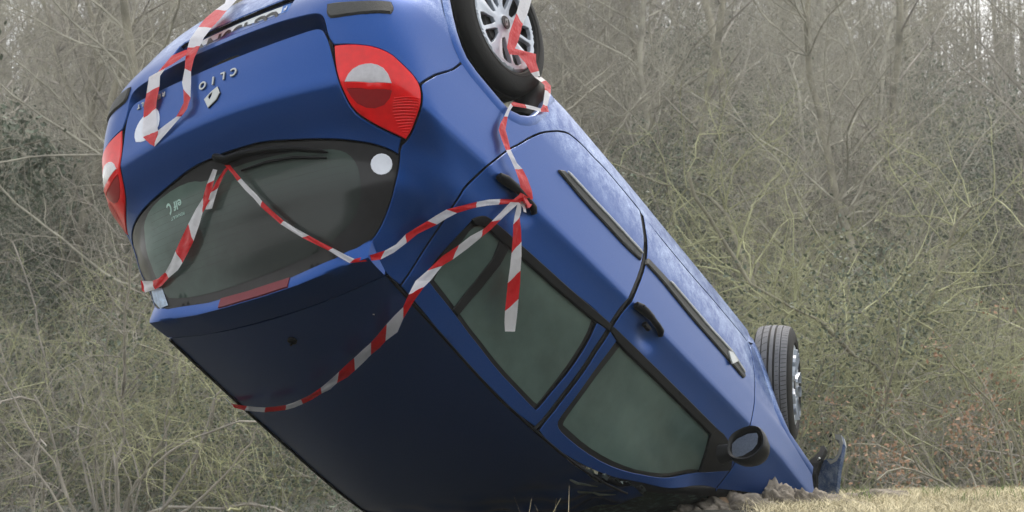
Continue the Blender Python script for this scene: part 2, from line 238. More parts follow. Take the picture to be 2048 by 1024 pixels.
# outlines of the car's panels on that surface, measured once (tau,v), and points (x,y,z) in car coordinates
K={
'rear_gap':[[0.7688,1.4128],[0.8018,1.3477],[0.8308,1.2725],[0.861,1.1772],[0.8822,1.0863],[0.8951,1.0366],[0.9034,0.996],[0.9462,0.9124],[0.9913,0.8289],[1.0278,0.763],[1.0581,0.7139],[1.1284,0.626],[1.2013,0.5597],[1.2845,0.4852],[1.3534,0.4274],[1.4168,0.3774],[1.4604,0.3607],[1.5379,0.3418],[1.612,0.3386],[1.6933,0.3242],[1.7567,0.3201],[1.8859,0.3186],[2.0047,0.3163]],
'b_gap':[[2.0214,0.3204],[2.0309,0.3928],[2.0483,0.4735],[2.046,0.5742],[2.0217,0.699],[1.9827,0.815],[1.9476,0.9163],[1.9343,0.9978],[1.9322,1.0609],[1.9271,1.1173],[1.9295,1.1802],[1.9204,1.2526],[1.912,1.3172],[1.9059,1.381],[1.8986,1.4224],[1.8868,1.4538]],
'front_low':[[2.0231,0.3343],[2.1852,0.3318],[2.4858,0.3201],[2.711,0.2984],[2.8641,0.2905],[3.009,0.279],[3.0746,0.2808],[3.0978,0.3204]],
'front_gap':[[3.1001,0.3557],[3.1097,0.4273],[3.1129,0.5014],[3.1021,0.617],[3.0947,0.7388],[3.0764,0.8314],[3.0605,0.8851],[3.0755,0.9637],[3.0784,1.0164],[3.0817,1.0487],[3.0849,1.0784],[3.0734,1.1264],[3.0676,1.1594],[3.0612,1.1876]],
'tl_outer':[[0.666,0.9681],[0.6769,0.9427],[0.6832,0.9148],[0.6899,0.876],[0.6857,0.8361],[0.6746,0.8054],[0.6512,0.7862],[0.6219,0.7716],[0.5898,0.7511],[0.551,0.7402],[0.5052,0.7325],[0.4333,0.7128]],
'tl_inner':[[0.4336,0.7164],[0.4442,0.7892],[0.4613,0.8487],[0.4764,0.8796],[0.4933,0.9085],[0.5193,0.9315],[0.5633,0.9497],[0.6095,0.961],[0.666,0.9681]],
'corner_gap':[[0.6766,0.7914],[0.7145,0.6702],[0.7793,0.5553]],
'arch':[[0.6817,0.3643],[0.7033,0.4412],[0.7272,0.5016],[0.7516,0.5364],[0.7793,0.5553],[0.8274,0.566],[0.903,0.5742],[0.9516,0.579],[0.9875,0.5805],[1.0205,0.5773],[1.0748,0.5619],[1.1218,0.5351],[1.1634,0.4947],[1.2157,0.4089],[1.2887,0.2566]],
'glass':[[0.169,0.9475],[0.3166,0.967],[0.4028,0.9795],[0.5076,0.995],[0.5782,1.0009],[0.6247,1.0067],[0.6535,1.0156],[0.6571,1.0404],[0.6574,1.1082],[0.6537,1.2058],[0.6397,1.2837],[0.6224,1.3275],[0.6028,1.3547],[0.5531,1.388],[0.4722,1.414],[0.2807,1.4342],[0.2207,1.4396],[0.0447,1.4459]],
'win_r':[[0.8898,1.3271],[0.9005,1.289],[0.9361,1.2111],[0.9773,1.1136],[0.9959,1.0649],[1.0234,1.0395],[1.058,1.0243],[1.0955,1.0218],[1.1441,1.0204],[1.306,1.0202],[1.6464,1.0172],[1.8107,1.0049],[1.8773,1.0119],[1.8532,1.0388],[1.8693,1.1311],[1.8678,1.2184],[1.8517,1.3034],[1.84,1.3867],[1.8333,1.4028],[1.8023,1.4037],[1.5564,1.3948],[1.3752,1.3723],[1.098,1.351],[0.9259,1.3384]],
'glass_r':[[0.9394,1.3183],[0.9493,1.2595],[0.9905,1.1603],[1.0092,1.0823],[1.0466,1.0521],[1.0856,1.0444],[1.1805,1.0468],[1.3517,1.0422],[1.6043,1.039],[1.8279,1.0307],[1.8466,1.0969],[1.8498,1.1963],[1.8407,1.2869],[1.8292,1.3826],[1.8032,1.3848],[1.5685,1.3776],[1.3822,1.3559],[1.1251,1.3344]],
'bar_r':[[1.1802,1.0485],[1.2477,1.0457],[1.256,1.1197],[1.242,1.2378],[1.2049,1.3534],[1.1506,1.3491],[1.1845,1.2305],[1.1995,1.1249]],
'win_f':[[1.9435,1.0085],[2.0091,1.0284],[1.9886,1.1676],[1.9741,1.297],[1.9669,1.3764],[1.9809,1.3916],[2.0246,1.3969],[2.1725,1.3882],[2.3246,1.3644],[2.4655,1.3245],[2.5702,1.2838],[2.7503,1.2253],[2.8976,1.1821],[3.0707,1.0922],[3.069,1.0692],[3.0137,1.0234],[2.9332,0.9973],[2.851,1.0043],[2.4214,1.0035]],
'glass_f':[[2.0461,1.0307],[2.0212,1.1641],[2.0031,1.2853],[1.9995,1.3586],[2.0069,1.3712],[2.1771,1.3649],[2.3269,1.3422],[2.4669,1.307],[2.5742,1.2697],[2.7576,1.2177],[2.9027,1.1679],[2.8671,1.1037],[2.8382,1.0351],[2.4193,1.0282]],
'sail':[[2.8534,1.0027],[2.9357,0.9957],[3.0162,1.0218],[3.0714,1.0677],[3.0749,1.0923],[2.8998,1.1809],[2.8644,1.1064],[2.8319,1.035]],
'belt_r':[[0.9907,1.0698],[1.0234,1.0395],[1.058,1.0243],[1.1441,1.0204],[1.306,1.0202],[1.6464,1.0172],[1.933,1.0053],[1.9363,1.026],[1.8188,1.0381],[1.596,1.0463],[1.3424,1.0494],[1.1734,1.0541],[1.0802,1.0518],[1.042,1.0597],[1.015,1.0765]],
'belt_f':[[1.9448,1.0055],[2.4214,1.0035],[2.851,1.0043],[2.8296,1.0365],[2.4086,1.0358],[2.0351,1.0389],[1.9507,1.0247]],
'fender_arch':[[3.1618,0.2017],[3.2119,0.2675],[3.2735,0.3792],[3.3606,0.4835],[3.4914,0.5782],[3.6294,0.6131],[3.7701,0.6504]],
'fender_front':[[3.7701,0.6504],[3.7974,0.7623],[3.83,0.8438],[3.8188,0.896]],
'fender_low':[[3.0612,1.1876],[3.2272,1.1251],[3.4161,1.0578],[3.6383,0.9909]],
'strip':[[0.4027,0.5831],[0.4631,0.5884],[0.5119,0.5841],[0.5565,0.5716],[0.5661,0.5834],[0.5637,0.5968],[0.4951,0.6179],[0.4213,0.6176],[0.4059,0.6028]],
'apillar':[[0.8783,0.5432,1.4574],[1.002,0.5404,1.4655],[1.2079,0.5578,1.4349],[1.3866,0.5816,1.3918],[1.6195,0.6309,1.3054],[1.8405,0.6704,1.1989],[2.0738,0.6997,1.0791]],
'mirror_glass':[[1.86,0.871,1.031],[1.86,0.8711,1.0004],[1.86,0.8936,0.9793],[1.86,0.9428,0.9636],[1.86,0.9859,0.9673],[1.86,0.9942,0.9868],[1.86,0.9918,1.0244],[1.86,0.9723,1.0508],[1.86,0.9264,1.0721],[1.86,0.8813,1.0735]],
'mirror_out':[[1.88,0.8463,1.027],[1.88,0.8481,0.9864],[1.88,0.858,0.9575],[1.88,0.8903,0.9356],[1.88,0.9353,0.9241],[1.88,0.9738,0.9268],[1.88,1.0059,0.9463],[1.88,1.0249,0.9885],[1.88,1.0294,1.0248],[1.88,1.024,1.0539],[1.88,0.9931,1.0855],[1.88,0.9471,1.1018],[1.88,0.8917,1.0888],[1.88,0.8589,1.065]],
'moul_loop_r':[[1.3692,0.6088],[1.4217,0.5807],[1.6327,0.5814],[1.9137,0.5725],[2.0183,0.5662],[2.01,0.6243],[1.8999,0.6416],[1.5818,0.6413],[1.3768,0.6219]],
'moul_loop_f':[[2.0604,0.5549],[2.2506,0.5369],[2.6137,0.5257],[2.8425,0.5047],[2.9855,0.5367],[3.0007,0.5625],[2.9781,0.5985],[2.7948,0.5988],[2.4848,0.612],[2.1816,0.5987],[2.047,0.6085]],
'moul_tab':[[2.8038,0.5423],[2.8558,0.5124],[2.8969,0.5336],[2.8381,0.6158]],
'tl_white':[[0.4796,0.8529],[0.4875,0.8301],[0.4986,0.8151],[0.514,0.8053],[0.5297,0.8013],[0.5452,0.7993],[0.5623,0.8022],[0.5773,0.809],[0.5907,0.8235],[0.6048,0.8505],[0.549,0.8585]],
'tl_ring':[[0.4853,0.8717],[0.5502,0.8763],[0.6074,0.8704],[0.6041,0.8872],[0.5909,0.9042],[0.5666,0.915],[0.5423,0.9156],[0.5161,0.9061],[0.4985,0.8905]],
'tl_mid':[[0.481,0.8567],[0.5492,0.8609],[0.6053,0.8542],[0.6071,0.8679],[0.5501,0.8752],[0.4839,0.8691]],
'st_big':[[-0.2886,0.7003],[-0.2725,0.7268],[-0.2694,0.7691],[-0.2843,0.7967],[-0.3116,0.8102],[-0.3471,0.8111],[-0.378,0.7952],[-0.3838,0.7677],[-0.3726,0.7388],[-0.3494,0.7156],[-0.3187,0.702]],
'st_round':[[0.6368,1.0524],[0.6365,1.0683],[0.6312,1.0846],[0.6217,1.098],[0.6092,1.1058],[0.5959,1.1059],[0.5836,1.0985],[0.5746,1.0851],[0.5701,1.0688],[0.571,1.0529],[0.577,1.0396],[0.5868,1.0301],[0.599,1.0252],[0.6118,1.025],[0.6234,1.0297],[0.6322,1.0391]],
'st_label':[[-0.5567,1.3216],[-0.4706,1.3423],[-0.4655,1.4022],[-0.5249,1.3968],[-0.5703,1.3535]],
'emb_o':[[0.0078,0.7359],[0.0219,0.7645],[0.0077,0.7863],[-0.0306,0.8067],[-0.0547,0.7663],[-0.0218,0.7467]],
'emb_i':[[-0.0123,0.7489],[-0.0173,0.7662],[-0.0264,0.7775],[-0.0365,0.7641],[-0.0287,0.7546]],
'frit':[[-0.1415,0.9944],[-0.0744,0.9918],[0.0468,0.9854],[0.1912,0.9879],[0.312,0.996],[0.4221,1.007],[0.4721,1.0191],[0.508,1.0455],[0.5324,1.0931],[0.5465,1.1681],[0.5492,1.2332],[0.5408,1.2891],[0.518,1.32],[0.4675,1.3536],[0.4222,1.3764],[0.2854,1.3931],[0.0692,1.407],[-0.0977,1.4135],[-0.3052,1.4046],[-0.4409,1.3839],[-0.4621,1.3688],[-0.4936,1.3051],[-0.5096,1.1648],[-0.4999,1.0474],[-0.4651,1.0121],[-0.3902,0.988],[-0.2745,0.9758],[-0.186,0.9789]],
'handle_r3':[[0.0526,0.8472,0.9334],[0.2841,0.8551,0.9236]],
'handle_f3':[[1.0027,0.882,0.8537],[1.2256,0.877,0.8493]],
'quarter_end':[[0.7267,1.4141],[0.69,1.4145],[0.668,1.4065],[0.647,1.3959],[0.6271,1.3838],[0.6157,1.3694],[0.6054,1.3583]],
'ribs_l':[[0.6162,0.8857],[0.6146,0.904],[0.6218,0.9247],[0.6382,0.9437],[0.6573,0.9566]],
'ribs_r':[[0.681,0.8581],[0.6827,0.8808],[0.6797,0.9065],[0.6743,0.929],[0.6665,0.9562]],
'torn_plate':[[3.3042,0.6045,0.4158],[3.2346,0.6467,0.3384],[3.1903,0.6871,0.2892],[3.1795,0.7195,0.2772],[3.1851,0.7535,0.2835],[3.1738,0.7804,0.2709],[3.141,0.8074,0.2345],[3.1179,0.8083,0.2088],[3.1083,0.7872,0.1981],[3.0928,0.7934,0.1809],[3.0983,0.8245,0.187],[3.1306,0.8254,0.2229],[3.1748,0.8049,0.2719],[3.2215,0.7751,0.3239],[3.2753,0.7424,0.3837],[3.315,0.7098,0.4278]],
'torn_lip':[[3.183,0.7181,0.2811],[3.1885,0.7522,0.2873],[3.1758,0.7823,0.2731],[3.141,0.8074,0.2345],[3.1179,0.8083,0.2088],[3.1083,0.7872,0.1981],[3.0928,0.7934,0.1809],[3.0983,0.8245,0.187],[3.1306,0.8254,0.2229],[3.1676,0.805,0.264],[3.1944,0.7721,0.2937],[3.2028,0.7353,0.3031]],
'torn_inner':[[3.2,0.6158,0.3101],[3.2,0.6571,0.2779],[3.2,0.6868,0.2343],[3.2,0.6884,0.1975],[3.2,0.7082,0.1982],[3.2,0.7204,0.2284],[3.2,0.7103,0.2696],[3.2,0.6977,0.3161],[3.2,0.6801,0.3795],[3.2,0.6697,0.4854],[3.2,0.6417,0.4806],[3.2,0.6328,0.3892]],
'torn_clips':[[3.1981,0.6924,0.2979],[3.2194,0.6726,0.3215],[3.2375,0.6568,0.3416],[3.2577,0.6431,0.3641],[3.2776,0.6266,0.3862],[3.1246,0.789,0.2162],[3.1463,0.7747,0.2403]],
'tape_top':[[-0.6258,-0.2496,0.1147,-0.6705,-0.0817,0.2437,"w"],[-0.6797,-0.1553,0.2713,-0.7082,-0.0548,0.3551,"w"],[-0.6954,-0.1757,0.3192,-0.7197,-0.0589,0.4012,"r"],[-0.7096,-0.1951,0.3716,-0.7322,-0.0609,0.4633,"r"],[-0.7256,-0.1906,0.4412,-0.7417,-0.0762,0.5168,"w"],[-0.742,-0.1854,0.5291,-0.748,-0.0887,0.5706,"w"],[-0.7367,-0.1865,0.5711,-0.7385,-0.1066,0.6003,"r"],[-0.7353,-0.1739,0.6309,-0.7318,-0.1219,0.6557,"r"],[-0.7243,-0.1662,0.6839,-0.7179,-0.1285,0.7102,"w"],[-0.7079,-0.1723,0.7415,-0.7042,-0.121,0.7596,"w"],[-0.7027,-0.1549,0.7787,-0.6883,-0.1101,0.8288,"r"],[-0.6843,-0.1456,0.837,-0.6744,-0.1241,0.8706,"r"],[-0.6697,-0.1737,0.8623,-0.6652,-0.1493,0.8809,"r"],[-0.6605,-0.1941,0.872,-0.6597,-0.1653,0.88,"w"],[-0.6505,-0.2585,0.8797,-0.6408,-0.2394,0.915,"w"],[-0.6413,-0.3032,0.8831,-0.6148,-0.325,0.9351,"r"],[-0.6323,-0.3975,0.8733,-0.622,-0.3491,0.9193,None]],
'tape_top2':[[-0.7477,-0.1694,0.6007,-0.7453,-0.1612,0.6324,"r"],[-0.7461,-0.2504,0.5967,-0.7409,-0.2331,0.6491,"r"],[-0.7375,-0.3099,0.6542,-0.7394,-0.2685,0.6517,"w"],[-0.7271,-0.3734,0.6449,-0.7248,-0.3062,0.6657,"w"],[-0.7065,-0.376,0.7153,-0.7114,-0.3016,0.7125,"r"],[-0.686,-0.3907,0.7584,-0.6871,-0.316,0.7706,"r"],[-0.6646,-0.395,0.8019,-0.6752,-0.322,0.7895,"w"],[-0.643,-0.4035,0.8487,-0.6492,-0.3121,0.8577,"w"],[-0.6338,-0.3951,0.8755,-0.6407,-0.303,0.8852,"r"],[-0.6228,-0.3479,0.9205,-0.6144,-0.3257,0.9344,None]],
'tape_wiper_left':[[-0.2486,-0.6335,1.2197,-0.249,-0.5967,1.2826,"r"],[-0.2453,-0.6264,1.2243,-0.2435,-0.5809,1.2928,"w"],[-0.3053,-0.4705,1.3134,-0.2871,-0.4614,1.3437,"r"],[-0.3159,-0.422,1.3208,-0.2994,-0.4101,1.348,"r"],[-0.3251,-0.3839,1.3121,-0.3124,-0.3695,1.3333,"w"],[-0.347,-0.3415,1.2904,-0.3275,-0.3092,1.3237,"w"],[-0.3698,-0.3063,1.2664,-0.3426,-0.2778,1.3109,"r"],[-0.3938,-0.2662,1.233,-0.3629,-0.238,1.2832,"r"],[-0.4186,-0.2219,1.1983,-0.3816,-0.2055,1.257,"w"],[-0.4443,-0.1733,1.1612,-0.4127,-0.164,1.2123,"w"],[-0.4626,-0.1304,1.1363,-0.4327,-0.1423,1.1817,"r"],[-0.4784,-0.1141,1.1154,-0.4542,-0.0968,1.1506,"r"],[-0.4932,-0.0952,1.103,-0.4955,-0.0583,1.1011,"w"],[-0.5211,-0.0529,1.0684,-0.5155,-0.0332,1.0757,None]],
'tape_wiper_fold':[[-0.438,-0.1256,1.1744,-0.4361,-0.092,1.1791,"w"],[-0.4534,-0.1074,1.1513,-0.455,-0.0708,1.1503,"w"],[-0.4709,-0.0856,1.1338,-0.4762,-0.0453,1.1274,"r"],[-0.4922,-0.0468,1.1058,-0.4977,-0.0093,1.0989,"r"],[-0.5121,0.0014,1.0802,-0.5149,0.0324,1.0764,None]],
'tape_swag':[[-0.5256,0.0119,1.0757,-0.5212,0.0373,1.081,"r"],[-0.4961,0.0398,1.1075,-0.4979,0.0553,1.1047,"r"],[-0.4789,0.0555,1.1304,-0.4813,0.0735,1.1266,"w"],[-0.4554,0.0843,1.1646,-0.4555,0.1085,1.1634,"w"],[-0.4339,0.1189,1.1973,-0.4369,0.1365,1.1914,"w"],[-0.4123,0.1456,1.2292,-0.4218,0.1557,1.2142,"r"],[-0.3888,0.1829,1.2628,-0.3932,0.1983,1.255,"r"],[-0.3637,0.2238,1.2983,-0.3668,0.2409,1.2923,"w"],[-0.3407,0.2693,1.3295,-0.3435,0.2884,1.3239,"w"],[-0.3217,0.3084,1.3546,-0.3205,0.3386,1.354,"r"],[-0.298,0.3634,1.3852,-0.2994,0.3838,1.3813,"r"],[-0.2767,0.4111,1.4106,-0.2772,0.4291,1.4052,"w"],[-0.2487,0.4503,1.4347,-0.2516,0.465,1.4234,"w"],[-0.2251,0.4756,1.4465,-0.2245,0.4937,1.4337,"r"],[-0.1994,0.5187,1.4334,-0.2021,0.5351,1.4136,"r"],[-0.165,0.5568,1.4097,-0.1725,0.5744,1.3805,"w"],[-0.1418,0.5884,1.3701,-0.154,0.6002,1.347,"w"],[-0.1244,0.6184,1.3229,-0.1473,0.627,1.3038,"r"],[-0.1103,0.6456,1.2793,-0.13,0.6524,1.2671,"r"],[-0.0735,0.6909,1.2208,-0.1128,0.6798,1.2323,"w"],[-0.0602,0.7163,1.1906,-0.1013,0.7025,1.205,"w"],[-0.0393,0.7399,1.1557,-0.0827,0.7273,1.1701,"r"],[-0.0135,0.7598,1.1273,-0.0408,0.7588,1.1277,"r"],[0.0122,0.776,1.1,0.0021,0.7837,1.0836,"w"],[0.0511,0.793,1.0646,0.0435,0.8006,1.0445,"w"],[0.0938,0.8073,1.0299,0.0884,0.8147,1.0101,"r"],[0.1529,0.8224,0.982,0.1595,0.8318,0.9601,"r"],[0.1914,0.8394,0.9441,0.1962,0.8533,0.9151,None]],
'tape_long':[[0.1528,0.8425,0.9471,0.2016,0.8554,0.9213,"r"],[0.1355,0.8241,0.9894,0.1731,0.835,0.9648,"w"],[0.118,0.8007,1.0492,0.1526,0.8123,1.0203,"w"],[0.1049,0.7809,1.0941,0.1364,0.7942,1.0661,"r"],[0.0996,0.7691,1.1159,0.1229,0.7691,1.1166,"r"],[0.0948,0.7599,1.131,0.109,0.7426,1.157,"w"],[0.0695,0.7288,1.1741,0.0948,0.7034,1.2076,"w"],[0.057,0.6957,1.2157,0.0759,0.6647,1.2592,"r"],[0.032,0.6531,1.2729,0.0613,0.6466,1.2855,"r"],[0.0137,0.6161,1.3421,0.0529,0.6425,1.2999,"w"],[-0.0049,0.5896,1.3957,0.0463,0.6127,1.3599,"w"],[-0.0215,0.5891,1.468,-0.021,0.6526,1.4523,"r"],[0.0001,0.562,1.4757,0.0139,0.5881,1.4707,"r"],[0.0177,0.5408,1.4816,0.0638,0.5095,1.4913,"w"],[0.0305,0.4982,1.4963,0.1047,0.4578,1.5089,"w"],[0.0483,0.4518,1.5113,0.1173,0.3981,1.5249,"r"],[0.0755,0.3969,1.5224,0.1358,0.3608,1.5317,"r"],[0.0989,0.3472,1.5313,0.1526,0.3086,1.5397,"w"],[0.1131,0.3004,1.5432,0.1706,0.263,1.551,"w"],[0.1306,0.2505,1.5548,0.1893,0.2116,1.562,"r"],[0.1485,0.2028,1.5602,0.2102,0.1588,1.5671,"r"],[0.1711,0.1508,1.5652,0.2223,0.1023,1.5708,"w"],[0.1979,0.0875,1.5699,0.2449,0.0512,1.5738,"w"],[0.2282,0.0188,1.5682,0.2594,-0.0033,1.5703,"r"],[0.2573,-0.0554,1.5645,0.2848,-0.0724,1.5659,"r"],[0.2778,-0.1271,1.5583,0.3049,-0.1363,1.5597,"w"],[0.293,-0.1776,1.5513,0.322,-0.1964,1.5519,"w"],[0.3063,-0.23,1.5429,0.3349,-0.2568,1.5423,"r"],[0.3127,-0.2965,1.5314,0.3427,-0.3223,1.5303,"r"],[0.3128,-0.3488,1.5247,0.3416,-0.3797,1.5222,"w"],[0.3114,-0.4027,1.5116,0.3396,-0.4337,1.5084,"w"],[0.3083,-0.4533,1.4977,0.3373,-0.4932,1.4922,"r"],[0.3136,-0.5118,1.4769,0.3407,-0.5311,1.4748,"r"],[0.3101,-0.5581,1.4618,0.3376,-0.564,1.4624,"w"],[0.3166,-0.6391,1.3979,0.3311,-0.6399,1.3988,None]],
'tape_dangle':[[0.1623,0.8359,0.974,0.1811,0.8392,0.9671,"w"],[0.1781,0.8208,1.0123,0.1994,0.8297,0.9908,"w"],[0.1949,0.8086,1.0459,0.2038,0.8233,1.0072,"r"],[0.2191,0.7972,1.0738,0.2377,0.8134,1.0354,"r"],[0.2571,0.7758,1.1254,0.266,0.8041,1.0708,"w"],[0.2882,0.7563,1.1634,0.2996,0.7899,1.1101,"w"],[0.3219,0.7325,1.2045,0.3332,0.7713,1.1495,"r"],[0.3541,0.7119,1.2361,0.3727,0.7497,1.1814,"r"],[0.3868,0.6918,1.277,0.4041,0.7298,1.2189,"w"],[0.416,0.6761,1.3054,0.4465,0.7038,1.2611,"w"],[0.4421,0.6653,1.3259,0.4813,0.6802,1.3025,None]],
'tape_up':[[0.1756,0.8386,0.9567,0.2188,0.8573,0.9178,"r"],[0.1552,0.8493,0.9326,0.2012,0.8595,0.8932,"r"],[0.12,0.8556,0.9046,0.1646,0.8566,0.86,"r"],[0.0937,0.8481,0.8692,0.134,0.8492,0.8353,"w"],[0.0601,0.8455,0.8467,0.0977,0.8473,0.8352,"w"],[0.0334,0.8382,0.8231,0.0565,0.8387,0.7992,"r"],[0.0044,0.8301,0.788,0.0428,0.8314,0.7624,"r"],[-0.0187,0.8277,0.7615,0.0164,0.8284,0.7279,"r"],[-0.0158,0.8263,0.7248,0.0165,0.8271,0.6988,"r"],[-0.0028,0.8249,0.6735,0.0162,0.8255,0.6618,"w"],[0.0074,0.8235,0.6268,0.0223,0.8242,0.6214,"w"],[0.0182,0.8226,0.5874,0.0342,0.8235,0.5864,"r"],[0.0328,0.8225,0.5645,0.0456,0.8238,0.5787,"r"],[0.0999,0.8236,0.5181,0.1116,0.8249,0.5281,"w"],[0.1614,0.8229,0.4736,0.1573,0.8248,0.4959,"w"],[0.2004,0.8216,0.4471,0.2019,0.824,0.4659,"r"],[0.2124,0.8179,0.4152,0.2546,0.82,0.4163,"r"],[0.2123,0.8175,0.4123,0.2416,0.8159,0.3932,"w"],[0.2189,0.8091,0.361,0.2554,0.8065,0.3402,"w"],[0.23,0.7975,0.3063,0.2722,0.7939,0.2855,"r"],[0.2312,0.7885,0.2729,0.2943,0.7701,0.2117,"r"],[0.2014,0.7895,0.2814,0.2608,0.7695,0.214,"w"],[0.1918,0.7649,0.2571,0.248,0.741,0.185,"w"]],
'tape_wheel':[[0.1686,0.785,0.2877,0.1967,0.785,0.2524,"w"],[0.1392,0.785,0.29,0.1843,0.785,0.2355,"r"],[0.0924,0.785,0.2769,0.1547,0.785,0.2118,"r"],[0.0403,0.785,0.2826,0.1444,0.785,0.1753,"r"],[-0.0085,0.785,0.3274,0.0147,0.785,0.2705,"r"],[-0.0317,0.785,0.3104,0.0202,0.785,0.2392,"r"],[-0.0376,0.785,0.2333,0.025,0.785,0.2076,"r"],[-0.0287,0.785,0.1485,0.0259,0.785,0.1315,"r"],[-0.0242,0.785,0.1046,0.0284,0.785,0.1142,"w"],[-0.0212,0.785,0.0216,0.0423,0.785,0.0314,"w"],[-0.0173,0.785,-0.0431,0.0484,0.785,-0.0816,None]],
}
# ------------------------------------------------------------------ panel maker on the body surface
def base_dir(tau):
    tau=np.asarray(tau,float)
    ox=np.where(tau>1.35,tau-1.0,.35); oy=np.where(tau<.15,tau,.15)
    a=np.clip((tau-.15)/1.2,0,1)*np.pi/2
    dx=np.where(tau<.15,-1.0,np.where(tau>1.35,0.0,-np.cos(a))); dy=np.where(tau<.15,0.0,np.where(tau>1.35,1.0,np.sin(a)))
    return ox,oy,dx,dy
DENT=[]   # (tau, v, radius_tau, radius_v, depth)
def surf(T,V,off=0.0):
    T=np.asarray(T,float); V=np.asarray(V,float); s=np.where(T<0,-1.0,1.0); t=np.abs(T)
    ox,oy,dx,dy=base_dir(t); z=V.copy(); r=np.full_like(t,.8)
    for it in range(5):
        lo=np.zeros_like(t); hi=np.full_like(t,1.8)
        for k in range(26):
            r=(lo+hi)/2; f=Fval(ox+dx*r,oy+dy*r,z)-off
            lo=np.where(f<0,r,lo); hi=np.where(f<0,hi,r)
        z=V-zshift(ox+dx*r,z)
    for (a,b,ra,rb,dp) in DENT:
        r=r-dp*np.exp(-((t-a)/ra)**2-((V-b)/rb)**2)
    return np.stack([ox+dx*r,(oy+dy*r)*s,z],1)
def yz_tv(y,z):
    """point on the rear of the body given y and z -> (tau,v)"""
    lo,hi=-1.2,.35
    for k in range(40):
        x=(lo+hi)/2
        if Fval(np.array([x]),np.array([abs(y)]),np.array([z]))[0]>0: lo=x
        else: hi=x
    t=float(to_tau((x,abs(y),z))); return [t*(1 if y>=0 else -1),float(z+zshift(np.array([x]),np.array([z]))[0])]
def xz_tv(x,z):
    lo,hi=0.,1.2
    for k in range(40):
        y=(lo+hi)/2
        if Fval(np.array([x]),np.array([y]),np.array([z]))[0]>0: hi=y
        else: lo=y
    return [float(to_tau((x,y,z))),float(z+zshift(np.array([x]),np.array([z]))[0])]
def mirror_loop(half):
    """half outline running from y=0 round to y=0, closed by its mirror image"""
    return [list(p) for p in half]+[[-p[0],p[1]] for p in half[::-1] if p[0]>1e-4]
def inset(L,d):
    P=np.array(L,float); n=len(P); A=np.roll(P,1,0); B=np.roll(P,-1,0)
    e1=P-A; e2=B-P
    e1/=np.linalg.norm(e1,axis=1)[:,None]+1e-9; e2/=np.linalg.norm(e2,axis=1)[:,None]+1e-9
    area=np.sum(P[:,0]*B[:,1]-B[:,0]*P[:,1])
    sg=1 if area>0 else -1
    n1=np.stack([-e1[:,1],e1[:,0]],1)*sg; n2=np.stack([-e2[:,1],e2[:,0]],1)*sg
    m=n1+n2; m/=np.linalg.norm(m,axis=1)[:,None]+1e-9
    c=np.clip(np.sum(m*n1,1),.45,1)
    return (P+m*(d/c)[:,None]).tolist()
def resample(L,h):
    out=[]; n=len(L)
    for i in range(n):
        a=np.array(L[i]);b=np.array(L[(i+1)%n]); k=max(1,int(np.ceil(np.linalg.norm(b-a)/h)))
        for j in range(k): out.append((a+(b-a)*j/k).tolist())
    return out
def smooth_loop(L,amt=1,keep=50):
    """Chaikin corner cutting except at corners sharper than keep degrees"""
    for _ in range(amt):
        out=[];n=len(L)
        for i in range(n):
            p=np.array(L[i]);a=np.array(L[i-1]);b=np.array(L[(i+1)%n])
            u=p-a;v=b-p;c=np.dot(u,v)/(np.linalg.norm(u)*np.linalg.norm(v)+1e-12)
            if c<math.cos(R_(keep)): out.append(p.tolist())
            else:
                d1=min(.25,.04/(np.linalg.norm(u)+1e-9)); d2=min(.25,.04/(np.linalg.norm(v)+1e-9))
                out.append((p-u*d1).tolist()); out.append((p+v*d2).tolist())
        L=out
    return L
def inside(P,L):
    L=np.array(L);x,y=P[:,0],P[:,1];c=np.zeros(len(P),bool);n=len(L)
    for i in range(n):
        x1,y1=L[i];x2,y2=L[(i+1)%n]
        if y1==y2: continue
        m=((y1>y)!=(y2>y))&(x<(x2-x1)*(y-y1)/(y2-y1)+x1); c^=m
    return c
